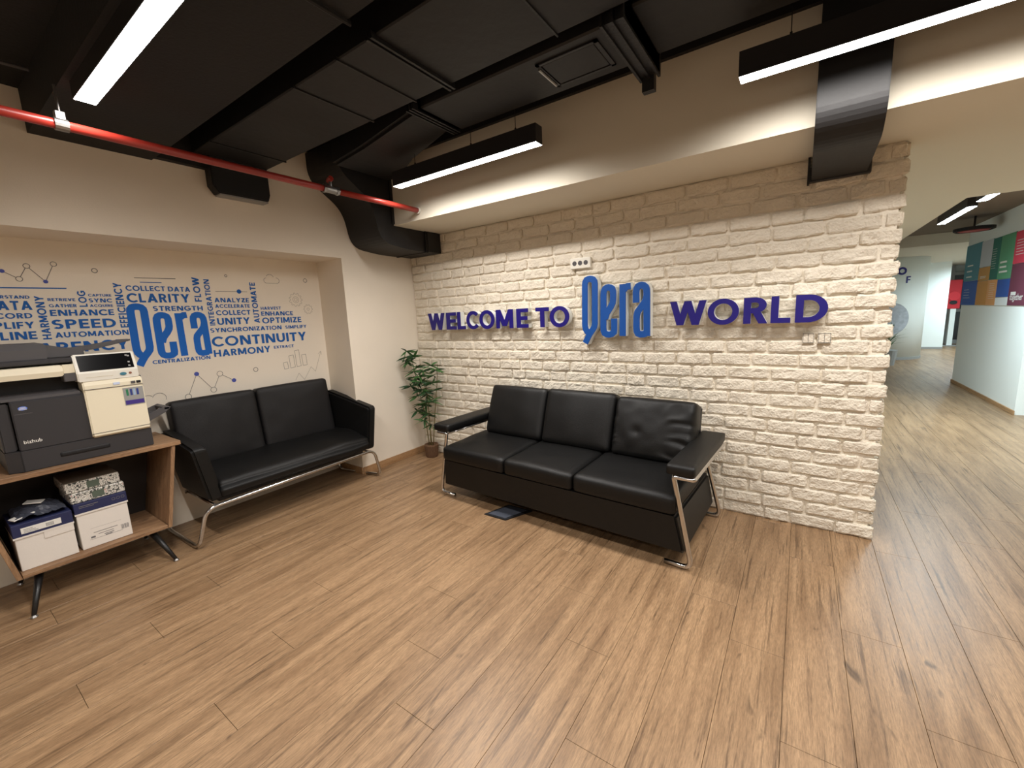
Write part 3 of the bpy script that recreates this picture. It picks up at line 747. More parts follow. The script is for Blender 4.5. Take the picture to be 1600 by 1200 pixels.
# ================================================================ SOFA A (two seats, alcove)
sa = thing('sofa', 'black two seat leather sofa on a bent chrome tube frame in the alcove', 'sofa', (-.08, -1.53, 0), group='black leather sofas')
def arm_bm(y0, y1, lean, zb=.78, sh=0):
    def fn(u, v, w, p): return p
    bm = B()
    poly = fillet([(.19, .30, 0), (.185, .700, 0), (-.33, zb, 0), (-.33, .30, 0)], .03, 4, closed=True)
    prism(bm, [(p.x, p.y) for p in poly], 'Y', y0, y1, .016)
    for v in bm.verts: v.co.y += lean*(v.co.z-.5)*(1 if sh == 0 else .25+.75*sst(-.2, .19, v.co.x))-sh*max(0, .19-v.co.x)
    return bm
obj('armrest', arm_bm(-2.255, -2.165, -.16), 'leather', sa, smooth=False)
obj('armrest', arm_bm(-.885, -.80, .16, .86, .19), 'leather', sa)
def seatfn(u, v, w, p):
    if u > .2: p.z -= .02*sst(.2, 1, u)*(1 if w > 0 else .3)
    p.z += .012*noise.noise(Vector((p.x*5, p.y*4, 1)))*(1 if w > 0 else 0)
    if w > 0: p.z -= .05*(u+1)/2-.02
    if u > .5 and w < .5: p.z -= .012*math.exp(-((v-.62)/.25)**2)
    return p
bm = B(); pad(bm, (-.06, -1.525, .395), (.53, 1.27, .165), .035, (14, 34, 6), (0.01, 0, .012), seatfn); obj('seat', bm, 'leather', sa, smooth=True)
Tb = Matrix.Rotation(math.radians(-8), 4, 'Y')
def backfn(sd):
    def f(u, v, w, p):
        if u > 0: p.x += .006*noise.noise(Vector((p.y*9, p.z*9, sd)))*(1-abs(v)**6)
        return p
    return f
for i, (ya, yb) in enumerate(((-2.235, -1.635), (-1.63, -.975))):
    bm = B(); pad(bm, (-.288, (ya+yb)/2, .715), (.13, yb-ya-.004, .53), .028, (6, 18, 16), (.018, 0, .006), backfn(i), T=Tb); obj('back_cushion', bm, 'leather2', sa, smooth=True)
obj('back_panel', bx(-.39, -2.19, .32, -.345, -.93, .80, bev=.01), 'leather', sa)
obj('seat_base', bx(-.34, -2.17, .28, .17, -.95, .335, bev=.01), 'leather', sa)
path = fillet([(-.34, -2.31, .40), (-.36, -2.345, .016), (.20, -2.335, .016), (.205, -2.26, .272), (.205, -.86, .285), (.20, -.80, .016), (-.34, -.90, .016), (-.34, -.91, .40)], .075, 8)
bm = B(); tube(bm, path, .0135, 12); obj('frame', bm, 'chrome', sa, smooth=True)
bm = B(); tube(bm, [(-.30, -2.22, .272), (-.30, -.92, .272)], .010, 8)
tube(bm, [(.205, -2.20, .273), (-.34, -2.20, .273)], .010, 8); tube(bm, [(.205, -.89, .275), (-.34, -.93, .275)], .010, 8)
obj('cross_rail', bm, 'chrome', sa, smooth=True)

# ================================================================ SOFA B (three seats, brick wall)
sb = thing('sofa', 'black three seat leather sofa with flat padded arms before the brick wall', 'sofa', (2.08, -.46, 0), math.radians(-3.0), group='black leather sofas')
def q(u, v, w, p): return p
for i, (a, c) in enumerate(((-.962, -.310), (-.308, .276), (.278, .948))):
    def fn(u, v, w, p, i=i):
        if w > 0: p.z += .005*noise.noise(Vector((p.x*7, p.y*7, i*5+1)))-.012*sst(.2, 1, v)*0
        if w > .3: p.z += .02*(v+1)/2
        return p
    bm = B(); pad(bm, ((a+c)/2, -.155, .385), (c-a-.006, .56, .115), .026, (18, 16, 5), (0.0, .004, .010), fn); obj('seat_cushion', bm, 'leather', sb, local=True, smooth=True)
rad = math.radians
for i, (a, c, zt) in enumerate(((-.885, -.285, .875), (-.28, .33, .88), (.335, .905, .865))):
    def fn(u, v, w, p, i=i):
        if v < 0:
            if i < 2:
                p.y += -.006*noise.noise(Vector((p.x*6, p.z*6, i*9)))
            else:
                cu, cw = -.34, -.15
                rr = math.hypot(u-cu, w-cw); an = math.atan2(w-cw, u-cu)
                amp = .0052*sst(.55, 1.0, rr)*sst(.15, .7, u)*(1.1-.6*sst(.5, 1, w)) + .004*sst(.80, 1.0, -u)
                p.y += amp*math.sin(an*21+5*noise.noise(Vector((u*2, w*2, 3))))
                p.y += .012*math.exp(-(rr/.13)**2)-.006*math.exp(-(rr/.45)**2)
                p.y += .006*noise.noise(Vector((p.x*11, p.z*11, 4)))
        return p
    bm = B(); pad(bm, ((a+c)/2, .175, (zt+.435)/2), (c-a-.004, .15, zt-.435), .032, (44 if i == 2 else 20, 6, 40 if i == 2 else 18), (.006, .024 if i < 2 else .034, .006), fn, T=Matrix.Rotation(rad(-19), 4, 'X'))
    obj('back_cushion', bm, 'leather', sb, local=True, smooth=True, label='wrinkled back cushion with dimple' if i == 2 else None)
bm = B()
prism(bm, [(-.425, .325), (-.42, .115), (-.40, .10), (.33, .12), (.36, .325)], 'X', -.962, .948, .012)
for v in bm.verts: v.co.x += (.045 if v.co.x > 0 else -.01)*(.325-v.co.z)/.2
obj('base', bm, 'leather', sb, local=True)
bm = B(); prism(bm, [(.17, .32), (.30, .32), (.40, .80), (.34, .80)], 'X', -.88, .89, .01); obj('backrest', bm, 'leather', sb, local=True)
for s in (-1, 1):
    o1, o2 = (1.045, .885) if s > 0 else (1.06, .885)
    ax0, ax1 = (min(s*o1, s*o2), max(s*o1, s*o2))
    bm = B(); pad(bm, ((ax0+ax1)/2, -.01, .6), (ax1-ax0, .83, .062), .016, (8, 20, 4), (0, 0, .004)); obj('armrest', bm, 'leather', sb, local=True, smooth=True)
    path = [(s*.88, -.395, .018), (s*1.037, -.40, .018), (s*.925, -.40, .555), (s*1.035, -.40, .555), (s*1.035, .36, .555), (s*.90, .36, .555), (s*1.037, .365, .018), (s*.88, .365, .018)]
    p1 = fillet(path[:3], .055, 8)[:-1]+fillet(path[1:5], .012, 4)[1:-1]
    pth = fillet([Vector(x) for x in path], .05, 8)
    # tighter corners under the arm
    A = fillet([path[0], path[1], path[2]], .06, 8); C_ = fillet([path[5], path[6], path[7]], .06, 8)
    full = A[:-1]+fillet([A[-2], path[2], path[3], path[4], path[5], C_[1]], .014, 4)[1:-1]+C_[1:]
    bm = B(); tube(bm, full, .0145, 12); obj('frame', bm, 'chrome', sb, local=True, smooth=True)
    bm = B(); tube(bm, [(s*.92, -.385, .552), (s*.92, .34, .552)], .009, 8); obj('arm_rail', bm, 'chrome', sb, local=True, smooth=True)

# ================================================================ CABINET
cb = thing('cabinet', 'open oak cabinet with slanted sides on black splayed legs, under the printer', 'cabinet', (-.15, -2.77, 0))
bm = B(); box(bm, -.398, -3.25, .738, .095, -2.305, .765, bev=.002); obj('top', bm, 'cab', cb)
def slant(yb, yt, z0, z1, w, x0=-.385, x1=.088):
    bm = B(); prism(bm, [(yb, z0), (yb+w, z0), (yt+w, z1), (yt, z1)], 'X', x0, x1, .0015); return bm
obj('side_panel', slant(-3.122, -3.218, .19, .738, .022), 'cabv', cb); obj('side_panel', slant(-2.450, -2.358, .19, .738, .022), 'cabv', cb)
obj('bottom_panel', bx(-.385, -3.100, .19, .088, -2.451, .212, bev=.0015), 'cab', cb)
bm = B(); prism(bm, [(-3.10, .212), (-2.45, .212), (-2.36, .738), (-3.19, .738)], 'X', -.385, -.372); obj('back_panel', bm, pmat('shaded_back_panel', 44, 37, 34), cb, label='back panel coloured dark for the shaded interior')  # shade inside the open cabinet is painted into this panel's colour
for (x0, y0, x1, y1) in ((.03, -2.53, .205, -2.47), (.02, -3.03, .19, -3.10), (-.30, -2.53, -.345, -2.48), (-.30, -3.03, -.345, -3.09)):
    bm = B(); tube(bm, [(x0, y0, .19), (x1, y1, .012)], [.021, .010], 10); lg = obj('leg', bm, 'blackmetal', cb, smooth=True)
    bm = B(); lathe(bm, [(.014, 0), (.016, .004), (.009, .014)], (x1, y1, 0), 12); obj('foot', bm, 'steel', lg)
    bm = B(); lathe(bm, [(.035, 0), (.035, .006)], (x0, y0, .183), 12); obj('mount', bm, 'blackmetal', lg)

# ================================================================ PRINTER
pr = thing('printer', 'office printer in charcoal and cream with tilted touch screen, on the oak cabinet', 'printer', (-.15, -2.72, .765))
bm = B()
prism(bm, [(.05, -2.435), (.05, -3.005), (.02, -3.055), (-.33, -3.055), (-.33, -2.435)], 'Z', .766, .884, .004); tr = obj('paper_drawer', bm, 'pdark', pr)
bm = B(); pad(bm, (.049, -2.75, .823), (.01, .215, .026), .012, (2, 14, 4)); obj('drawer_grip', bm, 'pvoid', tr, smooth=True)
obj('drawer_gap', bx(.046, -3.004, .769, .0515, -2.998, .884), 'pvoid', tr)
bm = B()
prism(bm, [(.045, .887), (.045, 1.15), (.015, 1.168), (-.33, 1.19), (-.33, .887)], 'Y', -3.0, -2.705, .004); fd = obj('front_door', bm, 'pdark', pr)
bm = B(); prism(bm, [(.02, .887), (.02, 1.15), (-.33, 1.19), (-.33, .887)], 'Y', -3.055, -3.004, .006); obj('side_cover', bm, 'pdark', pr)
obj('right_body', bx(-.33, -2.705, .887, .03, -2.432, 1.23, bev=.004), 'pdark', pr)
obj('output_bay', bx(-.33, -3.05, 1.165, -.06, -2.705, 1.275), 'pvoid', pr)
bm = B(); prism(bm, [(.03, 1.160), (.03, 1.175), (-.20, 1.215), (-.20, 1.18)], 'Y', -3.03, -2.72, .003); obj('output_tray', bm, 'pgr', pr)
bm = B(); prism(bm, [(.052, 1.272), (.058, 1.30), (.05, 1.335), (-.33, 1.345), (-.33, 1.272)], 'Y', -3.055, -2.775, .006); obj('scanner_band', bm, 'cream', pr, label='cream scanner front')
bm = B(); prism(bm, [(.03, 1.285), (.03, 1.335), (-.33, 1.345), (-.33, 1.285)], 'Y', -2.775, -2.44, .004); obj('scanner_side', bm, 'cream', pr)
obj('scanner_cap', bx(-.05, -2.775, 1.235, .03, -2.72, 1.285, bev=.004), 'pgr', pr)
obj('lid', bx(-.33, -3.055, 1.346, .02, -2.50, 1.375, bev=.006), 'pdark', pr)
bm = B(); prism(bm, [(.0, 1.376), (.0, 1.43), (-.03, 1.462), (-.30, 1.468), (-.33, 1.44), (-.33, 1.376)], 'Y', -3.055, -2.81, .008); obj('document_feeder', bm, 'pgr', pr)
bm = B(); prism(bm, [(-2.812, 1.376), (-2.812, 1.455), (-2.74, 1.432), (-2.66, 1.425), (-2.66, 1.385), (-2.74, 1.376)], 'X', -.29, -.03, .004); obj('feeder_side', bm, 'pgr', pr)
bm = B(); prism(bm, [(-2.77, 1.415), (-2.60, 1.436), (-2.43, 1.462), (-2.43, 1.452), (-2.60, 1.412), (-2.77, 1.39)], 'X', -.27, -.06, .002); obj('feeder_tray', bm, 'pgr', pr)
# cream tower
bm = B(); prism(bm, [(.052, .884), (.066, .895), (.062, 1.20), (.055, 1.225), (-.05, 1.235), (-.05, .884)], 'Y', -2.712, -2.437, .006); tw = obj('tower_door', bm, 'cream', pr, label='cream right hand door')
obj('door_gap', bx(.060, -2.711, 1.176, .0665, -2.438, 1.1785), 'pgr', tw); obj('door_gap', bx(.060, -2.711, .908, .0672, -2.438, .911), 'pgr', tw)
bm = B(); prism(bm, [(.058, 1.226), (.060, 1.275), (.020, 1.386), (-.01, 1.386), (-.05, 1.226)], 'Y', -2.725, -2.448, .005); cp = obj('control_panel', bm, 'white', pr, label='white tilted control panel')
def tilt(y0, y1, s0, s1, th=.0015):   # on the tilted face of the control panel; s 0..1 up the slope
    A = Vector((.060, 0, 1.275)); C_ = Vector((.020, 0, 1.386)); n = Vector((.111, 0, .040)).normalized()
    bm = B(); vs = []
    for k in (0, th):
        for y, s in ((y0, s0), (y1, s0), (y1, s1), (y0, s1)):
            p = A.lerp(C_, s)+n*k; vs.append(bm.verts.new((p.x, y, p.z)))
    for f in ((4, 5, 6, 7), (0, 1, 5, 4), (1, 2, 6, 5), (2, 3, 7, 6), (3, 0, 4, 7)): bm.faces.new([vs[i] for i in f])
    return bm
obj('screen', tilt(-2.710, -2.462, .10, .93), 'pblk', cp, label='black touch screen')
for s_, y_ in ((.80, -2.487), (.76, -2.478), (.42, -2.482), (.22, -2.484)): obj('key_mark', tilt(y_-.005, y_+.005, s_-.04, s_+.04, .0022), 'grey', cp)
bm = B(); lathe(bm, [(.016, 0), (.016, .003)], n=18); bm.transform(Matrix.Translation((.0595, -2.522, 1.252)) @ Matrix.Rotation(PI/2, 4, 'Y') @ Matrix.Diagonal((.6, 1, 1, 1))); obj('start_button', bm, pmat('teal_button', 60, 120, 140), cp, label='teal oval button')
bm = B(); lathe(bm, [(.007, 0), (.007, .003)], n=14); bm.transform(Matrix.Translation((.0595, -2.488, 1.254)) @ Matrix.Rotation(PI/2, 4, 'Y')); obj('stop_button', bm, pmat('rust_button', 140, 90, 70), cp, label='small rust coloured button')
obj('panel_mark', font_mesh('ineo', .001, Matrix.Identity(4)) if False else bx(.0585, -2.69, 1.247, .0600, -2.57, 1.2495), pmat('faint_mark', 205, 196, 172), cp)
obj('door_label', bx(.060, -2.578, 1.190, .0668, -2.548, 1.204), pmat('pale_blue_label', 200, 212, 238), tw); obj('door_label', bx(.060, -2.495, 1.186, .0668, -2.474, 1.201), 'pgr', tw); obj('door_label', bx(.060, -2.468, 1.186, .0668, -2.447, 1.201), 'pvoid', tw)
st_ = obj('sticker', bx(.062, -2.540, 1.052, .0668, -2.443, 1.162), 'grey', tw, label='grey and purple sticker')
obj('sticker_band', bx(.062, -2.537, 1.056, .0674, -2.447, 1.082), pmat('purple_band', 62, 44, 130), tw)
for i, (a, c) in enumerate((((-2.527), (40, 120, 80)), ((-2.508), (44, 60, 130)), ((-2.493), (150, 175, 205)), ((-2.477), (44, 60, 130)))):
    obj('sticker_bar', bx(.062, a, 1.112, .0674, a+.011, 1.152), pmat('sticker_ink_%d' % i, *c), tw)
obj('brand_print', font_mesh('bizhub', .027, on_x(-2.982, .922, .0462)), 'label', fd, label='small white lettering')
bm = B(); lathe(bm, [(.0175, 0), (.0175, .0015)], n=20); bm.transform(Matrix.Translation((.0455, -2.957, 1.118)) @ Matrix.Rotation(PI/2, 4, 'Y') @ Matrix.Diagonal((.62, 1, 1, 1))); eb = obj('emblem', bm, pmat('emblem_blue', 96, 128, 214), fd, label='blue oval emblem')
bm = B()
for k in range(3): box(bm, .046, -2.972+.002*k, 1.110+.006*k, .0476, -2.942-.002*k, 1.1125+.006*k)
obj('emblem_band', bm, 'label', fd)
obj('brand_rule', bx(.045, -2.992, 1.086, .0462, -2.925, 1.0895), 'pgr', fd)
# side tray with handle hole
bm = B()
prism(bm, [(-2.43, .935), (-2.29, .985), (-2.27, .975), (-2.30, .945), (-2.43, .885)], 'X', -.30, -.28, .002); prism(bm, [(-2.43, .935), (-2.29, .985), (-2.27, .975), (-2.30, .945), (-2.43, .885)], 'X', -.12, -.10, .002)
box(bm, -.30, -2.31, .96, -.10, -2.275, .98, bev=.004); box(bm, -.30, -2.43, .93, -.10, -2.39, .945, bev=.003); tube(bm, [(-.2, -2.42, .93), (-.14, -2.34, .955), (-.2, -2.28, .975)], .008, 8)
obj('side_tray', bm, 'pgr', pr, label='grey fold-out side tray')

# ================================================================ BOXES ON THE CABINET SHELF
def carton(x1, y0, y1, z0, z1, z2, label, dx=.30):
    t = thing('paper_box', label, 'box', ((x1+x1-dx)/2, (y0+y1)/2, z0), group='paper cartons in the cabinet')
    obj('tray', bx(x1-dx, y0+.004, z0, x1-.004, y1-.004, z1, bev=.002), 'card', t)
    obj('lid', bx(x1-dx-.003, y0, z1-.012, x1, y1, z2, bev=.002), 'cardnavy', t, label='navy printed lid')
    obj('lid_edge', bx(x1-dx-.004, y0-.001, z1-.014, x1+.001, y1+.001, z1-.004), 'card', t)
    return t
cA = carton(.035, -3.098, -2.862, .213, .415, .482, 'white paper carton with navy lid on the left of the shelf, under crumpled plastic')
obj('lid_sticker', bx(.033, -3.065, .425, .0365, -2.91, .458), 'label', cA); 
bm = B()
for k in range(3): box(bm, .0363, -3.055, .430+.008*k, .0368, -3.0-.01*k, .4325+.008*k)
for k in range(8): box(bm, .0363, -2.97+.004*k, .430, .0368, -2.968+.004*k, .45)
obj('lid_print', bm, 'ink', cA)
obj('paper_flap', bx(.031, -2.985, .362, .0345, -2.865, .408), 'card', cA)
cB = carton(.03, -2.852, -2.612, .213, .447, .503, 'white paper carton with navy lid on the right of the shelf, under wrapped paper packs')
bm = B()
for k in range(3): tube(bm, [(.0305, -2.675+.022*k+.008*math.cos(a*PI/6), .478+.008*math.sin(a*PI/6)) for a in range(12)], .0012, 4, closed=True)
obj('lid_icons', bm, 'ink', cB)
bm = B(); box(bm, .0295, -2.83, .483, .0308, -2.745, .487); box(bm, .0295, -2.83, .474, .0308, -2.765, .477); obj('lid_print', bm, 'ink', cB)
bm = B()
for a in ((-2.79, .300, -2.68, .303), (-2.77, .285, -2.70, .288), (-2.81, .262, -2.66, .2635), (-2.805, .270, -2.785, .281), (-2.745, .272, -2.70, .276), (-2.74, .264, -2.71, .268)): box(bm, .0255, a[0], a[1], .0266, a[2], a[3])
for k in range(9): box(bm, .0255, -2.665+.0042*k, .268, .0266, -2.665+.0042*k+(.0025 if k % 3 else .0012), .298)
box(bm, .0255, -2.80, .330, .0262, -2.66, .3308)
obj('box_print', bm, 'ink', cB)
for a, zz, lb in ((-2.856, .504, 'black and white patterned paper pack, lower of two'), (-2.868, .570, 'black and white patterned paper pack, top of two')):
    t = thing('paper_pack', lb+' on the right carton', 'paper pack', (-.12, a+.12, zz), group='patterned paper packs')
    obj('wrap', bx(-.29, a, zz, .018 if zz < .55 else .008, a+.245, zz+.064, bev=.005), 'pattern', t)
    obj('pack_band', bx(-.10, a+.095, zz+.012, (.0192 if zz < .55 else .0092), a+.15, zz+.052), pmat('pack_green', 84, 96, 84), t)
    obj('top_sheet', bx(-.288, a+.003, zz+.0625, .004, a+.242, zz+.0652), pmat('pack_top', 120, 110, 96), t)
# crumpled plastic and papers
bm = B(); nx, ny = 16, 14; V = []
for i in range(nx+1):
    V.append([])
    for j in range(ny+1):
        u, v = i/nx, j/ny; x = -.22+.24*u; y = -3.08+.205*v
        z = .500+.045*math.sin(PI*u)*math.sin(PI*v)**.5+.022*abs(noise.noise(Vector((x*18, y*22, 3))))+.012*noise.noise(Vector((x*50, y*50, 1)))
        V[i].append(bm.verts.new((x, y, z)))
for i in range(nx):
    for j in range(ny): bm.faces.new((V[i][j], V[i+1][j], V[i+1][j+1], V[i][j+1]))
r_ = bmesh.ops.solidify(bm, geom=bm.faces[:], thickness=.003)
tag(obj('plastic_bag', bm, mat('grey_plastic_film', srgb(92, 96, 110), .25, bump=.4, scale=60)), 'crumpled grey plastic wrapping on the left carton', 'bag')
for k, (x, y, z, a, ln) in enumerate(((-.02, -3.045, .508, .30, .09), (-.08, -2.985, .556, -.42, .075))):
    bm = box(B(), -.03, -ln/2, 0, .03, ln/2, .006, bev=.002)
    bm.transform(Matrix.Translation((x, y, z)) @ Matrix.Rotation(a, 4, 'Z') @ Matrix.Rotation((.18, -.15)[k], 4, 'X'))
    tag(obj('paper_sheet', bm, 'label'), ('folded white paper edge at the front of the left carton', 'folded white paper edge higher up on the crumpled plastic')[k], 'paper', 'folded papers on the left carton')
# cable at far left below the cabinet
bm = B(); tube(bm, fillet([(-.30, -3.30, .45), (-.25, -3.27, .10), (-.18, -3.20, .006), (.05, -3.30, .006), (.0, -3.6, .006)], .06, 6), .005, 8)
tag(obj('power_cable', bm, 'blackmetal', smooth=True), 'black power cable on the floor left of the cabinet', 'cable')

# ================================================================ PLANT IN THE CORNER
pl = thing('potted_bamboo', 'artificial bamboo plant in a small brown pot in the room corner', 'plant', (.225, -.125, 0))
bm = B(); lathe(bm, [(.058, 0), (.062, .01), (.074, .125), (.078, .13), (.076, .142), (.066, .142), (.062, .128)], (.225, -.125, 0), 20); po = obj('pot', bm, 'pot', pl)
bm = B()
for k in range(24):
    a = 2*PI*k/24; tube(bm, [(.225+.0635*math.cos(a), -.125+.0635*math.sin(a), .01), (.225+.0765*math.cos(a), -.125+.0765*math.sin(a), .128)], .004, 5)
obj('reed', bm, 'pot', po)
bm = B(); lathe(bm, [(.0, 0), (.063, .0)], (.225, -.125, .127), 16, cap=False); obj('moss', bm, 'soil', pl)
def leaf_bm(L_, w):
    bm = B(); n = 5; pv = None
    for i in range(n+1):
        t = i/n; ww = w*(math.sin(PI*min(1, t*.92+.06))**.8)*(1-t*.35); x = L_*t; z = -.22*L_*t*t
        a = bm.verts.new((x, -ww/2, z)); b_ = bm.verts.new((x, 0, z-.1*ww)); c = bm.verts.new((x, ww/2, z))
        if pv: bm.faces.new((pv[0], a, b_, pv[1])); bm.faces.new((pv[1], b_, c, pv[2]))
        pv = (a, b_, c)
    return bm
lm = []
for i, (L_, w) in enumerate(((.12, .027), (.10, .025), (.14, .028))):
    for mt_ in ('leaf', 'leafd'):
        me = D.meshes.new('leaf'); b_ = leaf_bm(L_, w); b_.to_mesh(me); b_.free(); me.materials.append(M[mt_]); lm.append(me)
rp = random.Random(11); PT = LOC[pl.name].inverted(); nleaf = 0
STEMS = [[(.20, -.13, .13), (.17, -.14, .5), (.11, -.16, .85), (.085, -.18, 1.08), (.06, -.20, 1.17)], [(.235, -.13, .13), (.25, -.15, .5), (.27, -.17, .8), (.25, -.2, .98)], [(.25, -.12, .13), (.33, -.13, .55), (.40, -.14, .85), (.43, -.15, 1.04)], [(.215, -.12, .13), (.20, -.10, .45), (.22, -.12, .72), (.17, -.16, .92)]]
bmst = []
for si, sp in enumerate(STEMS):
    P = fillet(sp, .2, 5); bm = B(); tube(bm, P, [.0055-.003*i/len(P) for i in range(len(P))], 6); obj('stem', bm, 'stem', pl, smooth=True)
def stem_at(sp, t):
    f = t*(len(sp)-1); i = min(int(f), len(sp)-2); return Vector(sp[i]).lerp(Vector(sp[i+1]), f-i)
CL = []
for si, sp in enumerate(STEMS):
    for t in ([.98, .9, .84, .78, .72, .66, .60, .54, .47, .40, .33, .27] if si == 0 else [.97, .88, .78, .66, .55, .45] if si == 2 else [.98, .88, .76, .62, .5, .36, .26]): CL.append((si, t))
for si, t in CL:
    c = stem_at(STEMS[si], t)+Vector((rp.uniform(-.05, .07), rp.uniform(-.07, .0), rp.uniform(-.02, .02)))
    c.x = max(.05, c.x); c.y = min(-.11, c.y)
    a0 = rp.uniform(0, 6.28)
    bm = B(); tube(bm, [stem_at(STEMS[si], max(0, t-.06)), c], .0018, 4); obj('twig', bm, 'stem', pl)
    for k in range(rp.choice((8, 9, 9, 10))):
        if nleaf >= 290: break
        a = a0+k*2*PI/8+rp.uniform(-.25, .25); el_ = rp.uniform(-.35, .55)
        o = D.objects.new('leaf', rp.choice(lm)); COL.objects.link(o); o.parent = pl
        # keep the leaves off the walls
        d = Vector((math.cos(a)*math.cos(el_), math.sin(a)*math.cos(el_), math.sin(el_)))
        if c.x+d.x*.17 < .012: d.x = abs(d.x)*.3
        if c.y+d.y*.17 > -.03: d.y = -abs(d.y)*.5
        d.normalize()
        qd = d.to_track_quat('X', 'Z') @ Matrix.Rotation(rp.uniform(-1.3, 1.3), 3, 'X').to_quaternion(); s_ = rp.uniform(.8, 1.15)
        o.location = PT @ c; o.rotation_mode = 'QUATERNION'; o.rotation_quaternion = qd; o.scale = (s_, s_, s_)
        nleaf += 1

# ================================================================ WALL FITTINGS
so = thing('wall_socket', 'white triple power socket on the brick wall above the tall blue letters', 'socket', (2.015, -.02, 1.86))
bm = B(); box(bm, 1.925, -.034, 1.862, 2.105, .004, 1.948, bev=.006, seg=2); pl_ = obj('plate', bm, 'white', so)
for k in range(3):
    cx = 1.965+k*.05; T = Matrix.Translation((cx, -.0345, 1.905)) @ Matrix.Rotation(PI/2, 4, 'X')
    bm = B(); lathe(bm, [(.019, -.001), (.019, .001), (.0165, .0012), (.0155, -.0)], n=18); bm.transform(T); s_ = obj('outlet', bm, 'pgr', so, label='grey round outlet')
    bm = B()
    for dx in (-.007, .007): tube(bm, [(cx+dx, -.0365, 1.905), (cx+dx, -.034, 1.905)], .0028, 8)
    obj('hole', bm, 'pvoid', s_)
for k, (a, b_) in enumerate(((3.548, 3.612), (3.628, 3.698))):
    t = thing('wall_switch', ('painted over wall switch under the navy D, left of the pair', 'painted over wall switch under the navy D, right of the pair')[k], 'switch', ((a+b_)/2, -.01, 1.24), group='painted wall switches')
    obj('frame', bx(a, -.013, 1.243, b_, .01, 1.315, bev=.002), 'brick', t)
    for j in range(2): obj('rocker', bx(a+.006+(b_-a-.01)/2*j, -.0155, 1.252, a+.004+(b_-a-.01)/2*(j+1), -.010, 1.306, bev=.001), 'brick', t)
    bm = B()
    for zz in (1.249, 1.309): box(bm, a+.004, -.0162, zz, b_-.004, -.0135, zz+.0016)
    for xx in (a+.004, (a+b_)/2, b_-.005): box(bm, xx, -.0162, 1.249, xx+.0016, -.0135, 1.31)
    obj('seam_line', bm, 'pgrey', t)
fb = thing('floor_box', 'flat dark floor outlet plate half under the three seat sofa', 'floor outlet', (1.75, -.83, 0))
bm = B(); prism(bm, [(1.60, -.945), (1.80, -.945), (1.90, -.72), (1.68, -.72)], 'Z', .0, .008, .002); obj('frame', bm, 'pvoid', fb)
bm = B(); prism(bm, [(1.63, -.93), (1.79, -.93), (1.86, -.74), (1.695, -.74)], 'Z', .008, .012, .001); obj('lid', bm, 'plate', fb)

# ================================================================ HALL
co = thing('column', 'round white column with dark sign letter and grey disc, behind the brick wall end', 'column', (5.32, 11.5, 0))
bm = B(); lathe(bm, [(.78, 0), (.78, 2.5)], (5.32, 11.5, 0), 48); obj('shaft', bm, 'hallwall', co, smooth=True)
bm = B(); lathe(bm, [(.79, 0), (.79, .06)], (5.32, 11.5, 0), 48); obj('plinth', bm, 'grey', co)
def on_col(p, ang0, z0, r=.786):
    a = ang0+p[0]/r; return (5.32+r*math.sin(a), 11.5-r*math.cos(a), z0+p[1])
wn, prm = word_prims('F'); bm = B(); flat(bm, [[((a[0]*.16, a[1]*.16), (b_[0]*.16, b_[1]*.16)) for a, b_ in p] for p in prm], lambda p: on_col(p, rad(20), 1.88)); obj('letter', bm, 'navy', co)
bm = B(); flat(bm, [ribbon(ring((0, 0), .07), .045)], lambda p: on_col(p, rad(13), 2.17)); obj('letter', bm, 'navy', co)
bm = B()
for rr_ in (.0, .1, .2, .3): flat(bm, [[((math.cos(a)*(rr_+.1), math.sin(a)*(rr_+.1)), (math.cos(a)*rr_, math.sin(a)*rr_)) for a in [2*PI*k/30 for k in range(31)]]], lambda p: on_col(p, rad(1), 1.02, .788))
obj('disc', bm, mat('grey_disc_print', srgb(176, 180, 188), .7, var=.15, vscale=14), co, label='grey mottled round print')
hp = thing('hall_plant', 'spiky green plant peeking past the brick wall end', 'plant', (5.22, 9.6, 0))
bm = B(); lathe(bm, [(.14, 0), (.18, .35), (.16, .35)], (5.22, 9.6, 0), 16); obj('pot', bm, 'grey', hp)
rp = random.Random(5)
for k in range(26):
    a = rp.uniform(0, 6.28); h_ = rp.uniform(.35, .72); r1 = rp.uniform(.05, .17)
    bm = leaf_bm(.34, .035); bm.transform(Matrix.Translation((5.22, 9.6, h_)) @ Matrix.Rotation(a, 4, 'Z') @ Matrix.Rotation(-rp.uniform(.3, 1.2), 4, 'Y')); obj('leaf', bm, 'leaf', hp)
bm = B(); tube(bm, [(5.22, 9.6, .3), (5.22, 9.6, .8)], .02, 6); obj('stem', bm, 'stem', hp)
struct('wall_far.001', bx(6.50, 14.0, 0, 7.0, 14.9, 2.5), 'hallwall', 'plain white wall panel right of the column', 'wall')
struct('baseboard_far', bx(6.49, 13.985, 0, 7.0, 14.0, .06), 'grey', 'grey baseboard of the far white wall panel', 'baseboard')
rc = thing('display_stand', 'red box on a pale post at the far end of the hall', 'stand', (7.32, 15.0, 0))
obj('box', bx(7.16, 14.98, 1.14, 7.47, 15.10, 2.0, bev=.01), pmat('red_box', 196, 30, 44), rc)
bm = B(); lathe(bm, [(.085, 0), (.085, .02)], n=20); bm.transform(Matrix.Translation((7.32, 14.98, 1.33)) @ Matrix.Rotation(PI/2, 4, 'X') @ Matrix.Diagonal((1, .7, 1, 1))); obj('opening', bm, 'pvoid', rc, label='dark oval opening')
bm = B(); lathe(bm, [(.13, 0), (.125, .02)], n=20); bm.transform(Matrix.Translation((7.32, 14.982, 1.52)) @ Matrix.Rotation(PI/2, 4, 'X') @ Matrix.Diagonal((1, 1.1, 1, 1))); obj('bulge', bm, pmat('bright_red', 214, 44, 56), rc)
